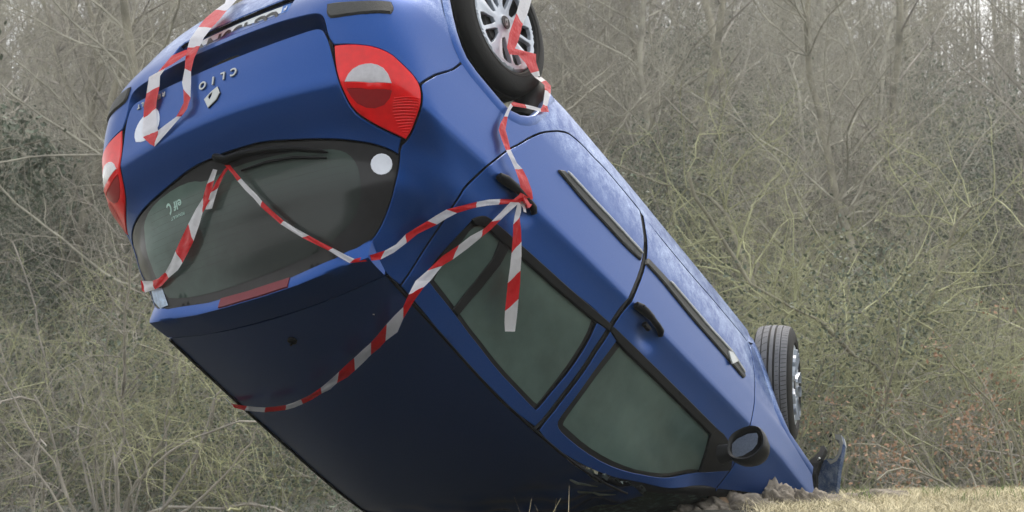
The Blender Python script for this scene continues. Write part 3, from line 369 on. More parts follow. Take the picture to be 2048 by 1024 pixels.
def panel_mesh(outer,holes=(),off=0.,h=.02,skirt=.014,gap=.0,fn=None,rows=(),edge=.0016,sm=1,keep=50):
    fn=fn or (lambda T,V:surf(T,V,off))
    outer=smooth_loop(outer,sm,keep) if sm else outer
    if gap: outer=inset(outer,gap)
    loops=[resample(outer,h)]+[resample(inset(smooth_loop(q,sm,keep) if sm else q,-gap) if gap else (smooth_loop(q,sm,keep) if sm else q),h) for q in holes]
    pts=[];edges=[]
    for L in loops:
        s=len(pts);pts+=L;edges+=[(s+i,s+(i+1)%len(L)) for i in range(len(L))]
    O=np.array(loops[0]); x0,y0=O.min(0);x1,y1=O.max(0)
    ys=list(np.arange(math.floor(y0/h)*h,y1,h))
    for r in rows:
        ys=[y for y in ys if abs(y-r)>h*.45]+[r]
    gx=np.arange(math.floor(x0/h)*h,x1,h); G=np.array([(x,y) for y in sorted(ys) for x in gx])
    if len(G):
        k=inside(G,loops[0])
        for q in loops[1:]: k&=~inside(G,q)
        G=G[k]
        B=np.array(pts)
        if len(G):
            dm=np.full(len(G),9.)
            for b in B: dm=np.minimum(dm,np.hypot(G[:,0]-b[0],G[:,1]-b[1]))
            G=G[dm>h*.4]
        pts=pts+G.tolist()
    r=delaunay_2d_cdt([Vector(p) for p in pts],edges,[],0,1e-7)
    P=np.array([tuple(v) for v in r[0]]); F=np.array([f for f in r[2] if len(f)==3])
    cen=P[F].mean(1); k=inside(cen,loops[0])
    for q in loops[1:]: k&=~inside(cen,q)
    F=F[k]; X=fn(P[:,0],P[:,1])
    # orient outward
    a=X[F[:,1]]-X[F[:,0]];b=X[F[:,2]]-X[F[:,0]];N=np.cross(a,b)
    P2=fn(P[:,0],P[:,1]); ref=np.stack([np.where(cen[k][:,0]<1.0,-1,0)*1.0+0*cen[k][:,0],np.sign(cen[k][:,0])*np.where(np.abs(cen[k][:,0])>.5,1,0),.2+0*cen[k][:,0]],1)
    fl=np.sum(N*ref,1).sum()<0
    if fl: F=F[:,::-1];N=-N
    V=[tuple(x) for x in X];FF=[tuple(f) for f in F];nb=0
    # vertex normals
    VN=np.zeros_like(X)
    for j in range(3): np.add.at(VN,F[:,j],N)
    VN/=np.linalg.norm(VN,axis=1)[:,None]+1e-12
    if skirt:
        # boundary edges with orientation
        ed={}
        for f in F:
            for i in range(3):
                e=(int(f[i]),int(f[(i+1)%3])); ed[e]=1
        bd=[e for e in ed if (e[1],e[0]) not in ed]
        outd={}
        for (a,b) in bd:
            t=X[b]-X[a];n=(VN[a]+VN[b])/2;o=np.cross(t,n);o/=np.linalg.norm(o)+1e-12
            outd.setdefault(a,[]).append(o);outd.setdefault(b,[]).append(o)
        i1={};i2={}
        for a,os in outd.items():
            o=np.mean(os,0);o/=np.linalg.norm(o)+1e-12
            i1[a]=len(V);V.append(tuple(X[a]+o*edge-VN[a]*edge))
            i2[a]=len(V);V.append(tuple(X[a]+o*edge*1.2-VN[a]*(edge+skirt)))
        for (a,b) in bd:
            FF.append((b,a,i1[a],i1[b]));FF.append((i1[b],i1[a],i2[a],i2[b]))
    return V,FF
def sk_mi(F):
    q=[i for i,f in enumerate(F) if len(f)==4]; mi=[0]*len(F)
    for k,i in enumerate(q):
        if k%2: mi[i]=1
    return mi
def mirrored(V,F): return [(x,-y,z) for x,y,z in V],[tuple(f[::-1]) for f in F]
def panel(name,outer,m,parent,both=False,label=None,rlabel=None,**k):
    V,F=panel_mesh(outer,**k)
    mm=[m,M['black']]
    o=mk(name,V,F,mm,parent,sharp=38,mi=sk_mi(F))
    if label:o['label']=label
    if both:
        V2,F2=mirrored(V,F); o2=mk(name,V2,F2,mm,parent if not isinstance(both,bpy.types.Object) else both,sharp=38,mi=sk_mi(F))
        if rlabel:o2['label']=rlabel
        return o,o2
    return o
# generic solids in car coordinates
def tube(name,pts,radii,m,parent,n=10,flat=1.0,up=(0,0,1),caps=True):
    pts=[Vector(p) for p in pts];V=[];F=[]
    for i,p in enumerate(pts):
        t=(pts[min(i+1,len(pts)-1)]-pts[max(i-1,0)]).normalized(); u=Vector(up); s=t.cross(u)
        if s.length<1e-4: s=t.cross(Vector((1,0,0)))
        s.normalize(); w=s.cross(t).normalized(); r=radii[i] if hasattr(radii,'__len__') else radii
        for k in range(n):
            a=2*math.pi*k/n; V.append(tuple(p+s*math.cos(a)*r+w*math.sin(a)*r*flat))
    for i in range(len(pts)-1):
        for k in range(n):
            a=i*n+k;b=i*n+(k+1)%n;F.append((a,b,b+n,a+n))
    if caps: F.append(tuple(range(n))[::-1]);F.append(tuple(range((len(pts)-1)*n,len(pts)*n)))
    F=[tuple(f[::-1]) for f in F]
    return mk(name,V,F,m,parent,sharp=45)
def lathe(profile,n,axis_o,axis_d,up=(0,0,1),ang0=0,ang1=2*math.pi):
    """profile: list of (along axis, radius)"""
    ax=Vector(axis_d).normalized(); u=Vector(up); e1=(u-ax*u.dot(ax)).normalized(); e2=ax.cross(e1); O=Vector(axis_o)
    full=abs(ang1-ang0-2*math.pi)<1e-6; m=n if full else n+1
    V=[];F=[]
    for (a,r) in profile:
        for k in range(m):
            t=ang0+(ang1-ang0)*k/n; V.append(tuple(O+ax*a+(e1*math.cos(t)+e2*math.sin(t))*r))
    for i in range(len(profile)-1):
        for k in range(n):
            k2=(k+1)%m; F.append((i*m+k,i*m+k2,(i+1)*m+k2,(i+1)*m+k))
    return V,F
def text_mesh(name,s,size,extrude,m,parent,origin,xdir,ydir,bold=0,space=1.0,fn=None,hgt=None):
    """lettering as raised geometry; xdir = reading direction, ydir = up of the letters"""
    cu=bpy.data.curves.new(name,'FONT'); cu.body=s; cu.size=size; cu.extrude=extrude; cu.align_x='CENTER'; cu.align_y='CENTER'; cu.offset=bold; cu.space_character=space; cu.resolution_u=3
    to=bpy.data.objects.new(name+'_tmp',cu); COL.objects.link(to)
    bpy.context.view_layer.update()
    dg=bpy.context.evaluated_depsgraph_get(); me=bpy.data.meshes.new_from_object(to.evaluated_get(dg))
    bpy.data.objects.remove(to)
    X=Vector(xdir).normalized();Y=Vector(ydir);Y=(Y-X*Y.dot(X)).normalized();Z=X.cross(Y)
    for v in me.vertices:
        c=v.co.copy(); v.co=Vector(origin)+X*c.x+Y*c.y+Z*c.z
    if fn:
        for v in me.vertices: v.co=Vector(fn(v.co))
    me.materials.clear(); me.materials.append(m); me.name=name
    o=bpy.data.objects.new(name,me); COL.objects.link(o)
    if parent is not None:o.parent=parent
    return o

# ------------------------------------------------------------------ THE CAR (built in its own frame, then stood on its nose upside down)
RC=np.array([[0.5370986, 0.8283382, -0.1593143], [0.5897136, -0.23369, 0.7730633], [0.6031277, -0.509161, -0.6139968]]); CC=np.array([-2.99911, 3.52968, 4.45465])
p_=R_(PITCH); MW_=np.array([[1,0,0],[0,math.sin(p_),math.cos(p_)],[0,-math.cos(p_),math.sin(p_)]])
A=MW_@RC; T0=np.array([0,0,CAMZ])-A@CC
CARM=Matrix([[*A[0],T0[0]],[*A[1],T0[1]],[*A[2],T0[2]],[0,0,0,1]])
def c2w(X): return np.asarray(X)@A.T+T0
car=bpy.data.objects.new('wrecked_car',None); COL.objects.link(car); car.matrix_world=CARM
tag(car,'blue five door hatchback crashed upside down on its nose, wrapped in red and white tape','car')
TL_i=K['tl_inner'];TL_o=K['tl_outer']
# --- tailgate
bot=[yz_tv(0,.706),yz_tv(.2,.706),yz_tv(.40,.706),yz_tv(.455,.707),yz_tv(.482,.714),yz_tv(.499,.731),yz_tv(.508,.752),yz_tv(.517,.771)]
G=K['glass']; gl_half=[yz_tv(0,1.020),yz_tv(.09,1.0215)]+G[:8]      # bottom edge, centre to outer tip
gl_side=G[8:-1]+[yz_tv(.10,1.4435),yz_tv(0,1.4445)]
tip=[yz_tv(.690,1.0405),yz_tv(.6775,1.062)]
tg=mirror_loop(bot+TL_i[1:-1]+tip+[G[6]]+[p for p in gl_half[::-1][2:]])
tailgate=panel('tailgate',tg,M['paint'],car,gap=.004,h=.018,rows=[.85,.846,.854],edge=.003,skirt=.022)
# emblem and lettering
def on_rear(off):
    def f(c):
        t=yz_tv(c[1],c[2]); 
        n=(c[0]); return (surf([t[0]],[t[1]],0)[0][0]-off-c[0],c[1],c[2])
    return f
emb=panel('diamond_emblem',K['emb_o'],M['chrome'],tailgate,holes=[K['emb_i']],off=.007,h=.03,skirt=.008,sm=0,edge=.002)
def rear_text(name,s,y,z,size,off,m,parent,bold=0,space=1.0,thick=.002):
    t=yz_tv(y,z); n=.02
    P=surf([t[0]],[t[1]],off)[0]; Py=surf([yz_tv(y-n,z)[0]],[yz_tv(y-n,z)[1]],off)[0]; Pz=surf([yz_tv(y,z+n)[0]],[yz_tv(y,z+n)[1]],off)[0]
    return text_mesh(name,s,size,thick,m,parent,P,Py-P,Pz-P,bold,space)
for ch,y,z in (('C',.085,.771),('L',.031,.771),('I',-.018,.774),('O',-.072,.776)):
    rear_text('badge_letter',ch,y,z,.046,.004,M['chrome'],tailgate,bold=.0012)
for i,ch in enumerate('RENAULT'):
    rear_text('badge_letter',ch,-.292-.024*i,.736,.027,.003,M['chrome'],tailgate,bold=.0006)
# --- rear window
gl=mirror_loop(gl_half+gl_side)
gl=inset(gl,.002)
rear_window=panel('rear_window',gl,M['fritblack'],car,off=-.004,h=.016,skirt=0)
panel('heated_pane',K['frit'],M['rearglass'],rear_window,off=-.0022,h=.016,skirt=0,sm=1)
# demister wires
V=[];F=[]
for i in range(11):
    z=1.09+.023*i
    ys=np.linspace(-.46,.50,26); tv=np.array([yz_tv(y,z+.006*(1-(y/.5)**2)) for y in ys]); X=surf(tv[:,0],tv[:,1],-.0018); X2=X+np.array([0.0004,0,.0008])
    s=len(V);V+=[tuple(x) for x in X]+[tuple(x) for x in X2]
    F+=[(s+k,s+k+1,s+k+27,s+k+26) for k in range(25)]
mk('demister_wires',V,F,M['fritblack'],rear_window,smooth=False)['kind']='stuff'
elf=rear_text('elf_print','elf',-.292,1.100,.048,-.001,M['frost_print'],rear_window,bold=.001,thick=.0004)
rear_text('small_print','RENAULT',-.300,1.135,.018,-.001,M['frost_print'],rear_window,thick=.0003)
# drop shaped swirl beside the print
tt=np.linspace(-2.6,1.4,12); cy0,cz0=-.345,1.103
V=[];F=[]
for a in tt:
    for rr in (.009,.015):
        y=cy0+rr*math.cos(a)*1.0; z=cz0+rr*math.sin(a)*1.3; q=yz_tv(y,z); V.append(tuple(surf([q[0]],[q[1]],-.0012)[0]))
F=[(2*i,2*i+1,2*i+3,2*i+2) for i in range(len(tt)-1)]
mk('swirl_print',V,F,M['frost_print'],rear_window,smooth=False)
panel('white_round_sticker',K['st_round'],M['white'],rear_window,off=.0005,h=.05,skirt=.001,sm=0)
panel('blue_white_label',K['st_label'],M['label'],rear_window,off=.002,h=.04,skirt=.001,sm=0)
panel('oval_white_sticker',K['st_big'],M['white'],tailgate,off=.0015,h=.03,skirt=.001)
# --- rear wiper
def rp(y,z,off):
    q=yz_tv(y,z); return surf([q[0]],[q[1]],off)[0]
wp=[rp(-.015,1.036,.004),rp(-.02,1.045,.035),rp(.02,1.062,.04),rp(.10,1.058,.036),rp(.22,1.066,.03),rp(.32,1.078,.026),rp(.42,1.098,.02),rp(.44,1.103,.018)]
wiper=tube('rear_wiper',wp,[.020,.024,.021,.016,.014,.012,.009,.004],M['black'],car,flat=.7,n=10)
wb=[rp(.06,1.083,.008),rp(.18,1.082,.010),rp(.30,1.090,.010),rp(.43,1.112,.008)]
tube('wiper_blade',wb,[.004,.006,.006,.003],M['black'],wiper,n=6)

# --- spoiler
gy=[0,.10,.20,.32,.42,.48,.52,.545]
def gtop(y): return rp(y,float(np.interp(y,[0,.2,.41,.49,.53,.56],[1.4445,1.4395,1.4145,1.384,1.356,1.330])),.001)
def crs(y):
    x=float(np.interp(y,[0,.24,.4,.50,.56],[-.215,-.210,-.208,-.204,-.195])); z=float(np.interp(y,[0,.08,.24,.4,.50,.56],[1.4705,1.4695,1.4602,1.4398,1.424,1.408]))
    k=float(np.interp(y,[0,.3,.5,.56],[.032,.030,.022,.012])); return np.array([x-.60*k,y*1.0+.0*k,z+.61*k-.002])
def rgp(y): return np.array([float(np.interp(y,[0,.3,.54],[-.106,-.101,-.104])),y,float(Froof(np.array([-.103]),np.array([y]))[0])+.001])
ys=list(np.linspace(-.536,.536,45))
V=[];F=[];rws=[]
for y in ys:
    a=abs(y);s=1 if y>=0 else -1
    g=gtop(a);c=crs(a);r=rgp(min(a,.532)); 
    col=[g+np.array([.015,0,0]),g,g*.7+c*.3+np.array([-.001,0,0]),g*.12+c*.88,c+np.array([.004,0,.002]),c*.7+r*.3+np.array([0,0,.003]),c*.35+r*.65+np.array([0,0,.002]),r,r-np.array([0,0,.015])]
    for q in col: V.append((q[0],q[1]*s if q[1]>=0 else q[1],q[2]))
nr=9
for i in range(len(ys)-1):
    for j in range(nr-1): F.append((i*nr+j,i*nr+j+1,(i+1)*nr+j+1,(i+1)*nr+j))
F.append(tuple(range(nr))[::-1]);F.append(tuple((len(ys)-1)*nr+j for j in range(nr)))
spoiler=mk('roof_spoiler',V,F,M['paint'],car,sharp=50)
# high brake light set in the spoiler lip
V=[];F=[]
ys=np.linspace(-.128,.205,20)
for y in ys:
    g=gtop(abs(y));c=crs(abs(y)); n=np.array([-.004,0,-.0015])
    for q in (g+np.array([.01,0,.002]),g+n+np.array([0,0,.001]),g*.5+c*.5+n,c+n*.9,c+np.array([.008,0,.001])): V.append((q[0],y,q[2]))
for i in range(19):
    for j in range(4): F.append((i*5+j,i*5+j+1,(i+1)*5+j+1,(i+1)*5+j))
F.append((0,1,2,3,4)[::-1]);F.append(tuple(95+j for j in range(5)))
mk('high_brake_light',V,F,M['brakelens'],spoiler,sharp=40)
# --- roof
V=[];F=[];xs=np.concatenate([np.linspace(-.097,1.2,60),np.linspace(1.225,1.62,22)]);nys=41
rng=np.random.RandomState(3)
def yrail(x): return float(np.interp(x,[-.1,.24,.65,.87,1.2,1.39,1.62],[.531,.531,.528,.540,.555,.577,.62]))
for i,x in enumerate(xs):
    for j in range(nys):
        t=-1+2*j/(nys-1); y=t*yrail(x); z=float(Froof(np.array([x]),np.array([t*.54]))[0])
        if x>1.15:   # crumpled header
            k=(x-1.15)/.47; z+= .022*k*math.sin(17*x+9*y)+.015*k*math.sin(31*y+11*x)+.012*k*math.sin(45*x-23*y)-.05*k*k
        V.append((x,y,z))
for i in range(len(xs)-1):
    for j in range(nys-1): F.append((i*nys+j,i*nys+j+1,(i+1)*nys+j+1,(i+1)*nys+j))
nv=len(V)
F=[tuple(f[::-1]) for f in F]
# rolled rear edge
for j in range(nys): x,y,z=V[j];V.append((x-.001,y,z-.012))
for j in range(nys-1): F.append((j,j+1,nv+j+1,nv+j))
roof=mk('roof',V,F,M['roofpaint'],car,sharp=40)
# ditch strips, antenna base, small stone mark
for s in (1,-1):
    pts=[];
    for x in np.linspace(-.09,1.5,30):
        y=yrail(x); z=float(Froof(np.array([x]),np.array([.54]))[0]); pts.append((x,s*(y+.004),z-(.006 if s>0 else .001)))
    tube('roof_ditch_strip',pts,.0045 if s>0 else .008,M['black'],roof,n=6)
P=np.array([.023,.022,1.4935])
V,F=lathe([(-.01,.018),(.004,.018),(.009,.012),(.010,.005),(.022,.0045),(.022,0)],16,P,(0,0,1),up=(1,0,0)); mk('antenna_base',V,F,M['black'],roof,sharp=40)
V,F=lathe([(0,.004),(.001,0)],8,(.034,.39,1.4625),(0,0,1),up=(1,0,0)); mk('stone_mark',V,F,M['white'],roof)
# --- quarter panel with sill
sill_front=[[3.175,.300-.0],[3.19,.20],[3.19,.14],[2.7,.17],[2.2,.195],[1.7,.215],[1.34,.225],[1.295,.24]]
RG=K['rear_gap']; FL=K['front_low']; CG=K['corner_gap']; AR=K['arch']
AR2=AR[4:]
def tvx(x,z): return [1.0+x,float(z+zshift(np.array([x]),np.array([z]))[0])]
gs=G[8:14]                                     # right side of the glass, going up to the roof
tipq=[TL_o[0]]
quarter=tipq+TL_o[1:6][0:5]+CG[:1]+CG[1:]+AR2[1:]+[[1.312,.238]]+[[1.42,.218],[1.7,.212],[2.2,.192],[2.7,.165],[3.16,.14],[3.19,.20]]+[[FL[-1][0]+.012,FL[-1][1]-.02]]+FL[::-1]+RG[::-1]
quarter=quarter+K['quarter_end']+[p for p in gs[::-1]]+[G[7],tip[1]]
q1,q2=panel('quarter_panel',quarter,M['paint'],car,both=True,gap=.0052,h=.02,rows=[.874,.868,.880],edge=.0014,skirt=.026)
# --- doors
RGc=RG; BG=K['b_gap']
rear_door_loop=RG+[BG[0]]+BG
DENT+= [(1.22,.905,.055,.032,.016),(2.16,.935,.06,.034,.016)]
WRl=K['win_r'];WFl=K['win_f']
def cut_gap(L,dx): return [[p[0]+dx,p[1]] for p in L]
BGr=[[p[0]-.014+.006*i/len(BG),p[1]] for i,p in enumerate(BG)]; BGf=[[p[0]+.014-.006*i/len(BG),p[1]] for i,p in enumerate(BG)]
top_r=[tvx(x,float(z)) for x,z in ((.75,1.466),(.55,1.461),(.35,1.452))]+[yz_tv(.533,1.4375)]
rd=RG[:-1]+BGr[:]+[p for p in top_r]
rd1,rd2=panel('rear_door',rd,M['paint'],car,both=True,holes=[WRl],gap=.0052,h=.018,rows=[.874,.868,.880],edge=.0014,skirt=.026)
FG=K['front_gap']
AP=[[a,b] for a,b in [tvx(p[0],p[2]) for p in K['apillar']]]
top_f=AP[::-1][0:]
fd=[BGf[0]]+FL[1:]+FG+[p for p in AP[::-1][1:-1]]+[[BGf[-1][0]+.01,BGf[-1][1]]]+BGf[::-1][1:-1]
fd1,fd2=panel('front_door',fd,M['paint'],car,both=True,holes=[WFl],gap=.0052,h=.018,rows=[.874,.868,.880],edge=.0014,skirt=.026)
for d1,s in ((rd1,1),(rd2,-1)):
    def sp(name,loop,m,par,**k):
        V,F=panel_mesh(loop,**k)
        if s<0: V,F=mirrored(V,F)
        return mk(name,V,F,m,par,sharp=38)
    w=sp('door_window',WRl,M['trim'],d1,off=-.012,holes=[],h=.03,skirt=.005)
    sp('pane',K['glass_r'],M['glass'],w,off=-.0105,h=.03,skirt=.0,sm=1)
    sp('window_bar',K['bar_r'],M['trim'],w,off=-.004,h=.03,skirt=.006,sm=0)
    sp('belt_moulding',K['belt_r'],M['black'],d1,off=.005,h=.02,skirt=.016,edge=.004)
    sp('rubbing_strip',inset(K['moul_loop_r'],.0085),M['rubber'],d1,off=.010,h=.02,skirt=.012,edge=.005)
for d1,s in ((fd1,1),(fd2,-1)):
    def sp(name,loop,m,par,**k):
        V,F=panel_mesh(loop,**k)
        if s<0: V,F=mirrored(V,F)
        return mk(name,V,F,m,par,sharp=38)
    w=sp('door_window',WFl,M['trim'],d1,off=-.012,h=.03,skirt=.005)
    sp('pane',K['glass_f'],M['glass'],w,off=-.0105,h=.03,skirt=.0,sm=1)
    sp('belt_moulding',K['belt_f'],M['black'],d1,off=.005,h=.02,skirt=.016,edge=.004)
    sp('mirror_sail',K['sail'],M['black'],d1,off=.002,h=.03,skirt=.012,edge=.003)
    sp('rubbing_strip',inset(K['moul_loop_f'],.0085),M['rubber'],d1,off=.010,h=.02,skirt=.012,edge=.005)
    if s>0: sp('strip_clip',K['moul_tab'],M['chrome'],d1,off=.017,h=.02,skirt=.006,sm=0)
# hoar frost lying along the upper edge of the rubbing strips
for d1,key in ((rd1,'moul_loop_r'),(fd1,'moul_loop_f')):
    L=inset(K[key],.008)[1:5]; P=np.array(resample(L,.02)[:-6]); P=P[P[:,0]>=min(L[0][0],L[1][0])-.001]
    P=np.array([p for i,p in enumerate(resample(L+[L[-1]],.02))]);P=P[:int(np.argmax(P[:,0]))+1]
    tube('frost_rim',[tuple(x) for x in surf(P[:,0],P[:,1],.0125)],[.003]+[.0062]*(len(P)-2)+[.003],M['frostrim'],d1,n=6)
# wide dark rubber seal in the gap between the doors
for s in (1,-1):
    X=surf([p[0] for p in BG],[p[1] for p in BG],-.014); tube('door_seal',[(x,y*s,z) for x,y,z in X],.012,M['black'],car,n=6)
# handles
def handle(par,a,b,s,keyhole=False):
    a=np.array(a);b=np.array(b); L=b-a
    pts=[];rr=[]
    for t,o,r in ((-.02,-.018,.006),(0,-.006,.017),(.12,.004,.020),(.3,.008,.018),(.5,.010,.0135),(.7,.009,.0135),(.88,.004,.015),(.98,-.008,.012),(1.0,-.02,.006)):
        p=a+L*t; pts.append((p[0],(p[1]+o-.022)*s,p[2]-.004*math.sin(t*3)));rr.append(r)
    h=tube('door_handle',pts,rr,M['black'],par,n=12,flat=1.0,up=(0,1,0))
    c=a+L*.55+np.array([.0,-.038,-.035]); 
    tube('handle_recess',[(c[0]-.045,c[1]*s,c[2]+.003),(c[0]-.02,c[1]*s,c[2]-.012),(c[0]+.03,c[1]*s,c[2]-.012),(c[0]+.055,c[1]*s,c[2]+.006)],[.006,.016,.016,.006],M['black'],h,n=8,up=(0,1,0),flat=.6)
    if keyhole:
        p=a+L*.07; tube('key_cover',[(p[0],(p[1]-.01)*s,p[2]),(p[0],(p[1]+.004)*s,p[2])],[.007,.0055],M['groove'],h,n=10,up=(1,0,0))
        p=a+L*.42; tube('lock_button',[(p[0]-.006,(p[1]-.035)*s,p[2]+.03),(p[0]+.03,(p[1]-.033)*s,p[2]+.034)],[.012,.012],M['black'],h,n=8,up=(0,1,0))
h1,h2=K['handle_r3'];f1,f2=K['handle_f3']
for d1,s in ((rd1,1),(rd2,-1)): handle(d1,h1,h2,s)
for d1,s in ((fd1,1),(fd2,-1)): handle(d1,f1,f2,s,True)
# --- tail lights
tl=TL_i[:-1]+TL_o[:-1][:1]+TL_o[1:-1]
lens1,lens2=panel('tail_light',tl,M['redlens'],car,both=True,off=.003,gap=.004,h=.018,skirt=.02,edge=.004)
for s,par in ((1,lens1),(-1,lens2)):
    for nm,lp,m,of in (('reversing_lens',K['tl_white'],M['clearlens'],.005),('fog_lens',K['tl_ring'],M['reddark'],.0055),('lens_divider',K['tl_mid'],M['redlens'],.007)):
        V,F=panel_mesh(lp,off=of,h=.02,skirt=.004,edge=.0015,sm=0)
        if s<0: V,F=mirrored(V,F)
        mk(nm,V,F,m,par,sharp=38)
    # moulded ribs of the indicator end
    V=[];F=[]
    RL=np.array(K['ribs_l']);RR_=np.array(K['ribs_r']);ts=np.linspace(0,1,len(RL))
    for i in range(14):
        t=i/13; a=np.array([np.interp(t,ts,RL[:,k]) for k in range(2)]);b_=np.array([np.interp(t,ts,RR_[:,k]) for k in range(2)])
        q=np.array([a+(b_-a)*u for u in np.linspace(0,1,6)]); d2=np.array([0,.0026])
        X=surf(q[:,0],q[:,1]-.0026,.0035);X3=surf(q[:,0],q[:,1],.0062);X2=surf(q[:,0],q[:,1]+.0026,.0035)
        b=len(V)
        for j in range(6): V+=[tuple(X[j]),tuple(X3[j]),tuple(X2[j])]
        for j in range(5):
            F+=[(b+3*j,b+3*j+1,b+3*j+4,b+3*j+3),(b+3*j+1,b+3*j+2,b+3*j+5,b+3*j+4)]
    if s<0: V,F=mirrored(V,F)
    mk('lens_ribs',V,F,M['redlens'],par,smooth=False)['kind']='stuff'
# --- rear bumper
rec=[yz_tv(0,.6185),yz_tv(.12,.6190),yz_tv(.29,.626),yz_tv(.40,.640),yz_tv(.455,.650),yz_tv(.484,.664),yz_tv(.499,.690),yz_tv(.507,.725),yz_tv(.516,.757)]
bump=mirror_loop(rec+[p for p in TL_o[::-1][0:7]]+CG+[p for p in AR[:4][::-1]]+[xz_tv(-.385,.30),xz_tv(-.375,.22),yz_tv(.55,.22),yz_tv(.3,.22),yz_tv(0,.22)])
pk=[yz_tv(y,z) for y,z in ((-.29,.455),(.29,.455),(.305,.47),(.305,.57),(.292,.582),(-.292,.582),(-.305,.57),(-.305,.47))]
bumper=panel('rear_bumper',bump,M['paint'],car,holes=[pk],gap=.0028,h=.02,edge=.004,keep=35)
# recessed ledge between bumper and tailgate
V=[];F=[];half=rec[:]
seq=[[-p[0],p[1]] for p in rec[::-1][:-1]]+rec
top=bot; tops=[[-p[0],p[1]] for p in top[::-1][:-1]]+top
def lerp_path(P,n):
    P=np.array(P);d=np.concatenate([[0],np.cumsum(np.linalg.norm(np.diff(P,axis=0),axis=1))]);s=np.linspace(0,d[-1],n);return np.stack([np.interp(s,d,P[:,k]) for k in range(2)],1)
a=lerp_path(seq,90);b=lerp_path(tops,90)
for q,of in ((a*1.0,0.0),(a*.99+b*.01,-.004),(a*.95+b*.05,-.020),(a*.88+b*.12,-.075),(a*.6+b*.4,-.085),(b+np.array([0,.01]),-.085)):
    X=surf(q[:,0],q[:,1],of); V+=[tuple(x) for x in X]
for j in range(5):
    for i in range(89): F.append((j*90+i,(j+1)*90+i,(j+1)*90+i+1,j*90+i+1))
mk('bumper_ledge',V,F,M['paint'],bumper,sharp=60)
gp=[yz_tv(y,z) for y,z in ((-.085,.645),(.03,.642),(.055,.655),(.045,.69),(-.075,.695),(-.10,.67))]
panel('tailgate_grip',gp,M['black'],bumper,off=-.048,h=.03,skirt=.01)
# plate pocket
V=[];F=[]
P0=resample(pk,.03);n=len(P0);P0=np.array(P0)
for of in (-.002,-.030): X=surf(P0[:,0],P0[:,1],of); V+=[tuple(x) for x in X]
for i in range(n): F.append((i,n+i,n+(i+1)%n,(i+1)%n))
ctr=len(V);V.append(tuple(np.array(V[n:2*n]).mean(0)+np.array([-.012,0,0])))
for i in range(n): F.append((n+i,ctr,n+(i+1)%n))
pocket=mk('plate_pocket',V,F,M['paint'],bumper,smooth=False)
def pl(y,z,dx=0): return (-.683+.12*y*y+dx+(z-.52)*.05,y,z)
def plquad(name,y0,y1,z0,z1,m,dx,par,n=14):
    ys=np.linspace(y0,y1,n);V=[pl(y,z0,dx) for y in ys]+[pl(y,z1,dx) for y in ys]+[pl(y,z0,dx+.003) for y in ys]+[pl(y,z1,dx+.003) for y in ys]
    F=[(i,n+i,n+i+1,i+1) for i in range(n-1)]+[(2*n+i,i,i+1,2*n+i+1) for i in range(n-1)]+[(n+i,3*n+i,3*n+i+1,n+i+1) for i in range(n-1)]
    F+=[(0,2*n,3*n,n),(n-1,2*n-1,4*n-1,3*n-1)]
    return mk(name,V,F,m,par,smooth=False)
plate=plquad('number_plate',-.262,.262,.470,.578,M['platewhite'],0,car)
plquad('plate_band',.222,.2615,.4705,.5775,M['plateblue'],-.0015,plate,4); plquad('plate_band',-.2615,-.222,.4705,.5775,M['plateblue'],-.0015,plate,4)
for ch,y in (('C',.180),('G',.125),('4',.055),('5',.003),('0',-.049),('N',-.120),('N',-.176)):
    text_mesh('plate_letter',ch,.105,.0005,M['ink'],plate,pl(y,.520,-.003),(0,-1,0),(0.05,0,1),bold=.002)
text_mesh('plate_letter','F',.030,.0005,M['white'],plate,pl(.242,.492,-.004),(0,-1,0),(0,0,1),bold=.001)
text_mesh('plate_frame_print','· · RENAULT · · — · · RENAULT · ·',.014,.0003,M['chrome'],pocket,(-.699,.0,.463),(0,-1,0),(.6,0,-.7),space=1.15)
# black rubbing strips in the bumper corners
for par in (bumper,):
    o1,o2=panel('bumper_strip',[[p[0],p[1]] for p in K['strip']],M['rubber'],par,both=True,off=.008,h=.02,skirt=.02,edge=.006)
    panel('strip_groove',inset(K['strip'],-.004),M['groove'],par,both=True,off=.0012,h=.03,skirt=0)
# --- inner shell so that gaps read dark, arches cut out
def shell():
    ts=np.arange(-3.75,3.76,.04);vs=np.arange(.23,1.40,.04)
    Tg,Vg=np.meshgrid(ts,vs,indexing='ij'); X=surf(Tg.ravel(),Vg.ravel(),-.032)
    nT,nV=Tg.shape;F=[]
    tt=Tg.ravel();P=X
    for i in range(nT-1):
        for j in range(nV-1):
            a=i*nV+j;b=(i+1)*nV+j
            c=P[[a,b,b+1,a+1]].mean(0)
            if np.hypot(c[0]+.02,c[2]-.24)<.40 or np.hypot(c[0]-2.56,c[2]-.24)<.42: continue
            if c[0]<-.48 and .56<c[2]<.78 and abs(c[1])<.57: continue
            if c[2]>1.33 and c[0]<.1: continue
            if c[0]>1.25 and c[2]>1.02: continue
            F.append((a,b,b+1,a+1))
    return X,np.array(F)
X,F=shell(); mk('inner_shell',X,F,M['black'],car)
for s in (1,-1):
    for xc,nm,a0,a1 in ((-.02,'wheel_arch_liner',-.48,.48),(2.50,'wheel_arch_liner',-.5,.12)):
        if s<0: a0,a1=-a1,-a0
        V,F=lathe([(-.05,.385 if xc<1 else .34),(-.30,.385 if xc<1 else .34),(-.30,.0)],32,(xc,s*.80,.24),(0,s,0),up=(0,0,1),ang0=math.pi*a0,ang1=math.pi*a1)
        mk(nm,V,F,M['black'],car)
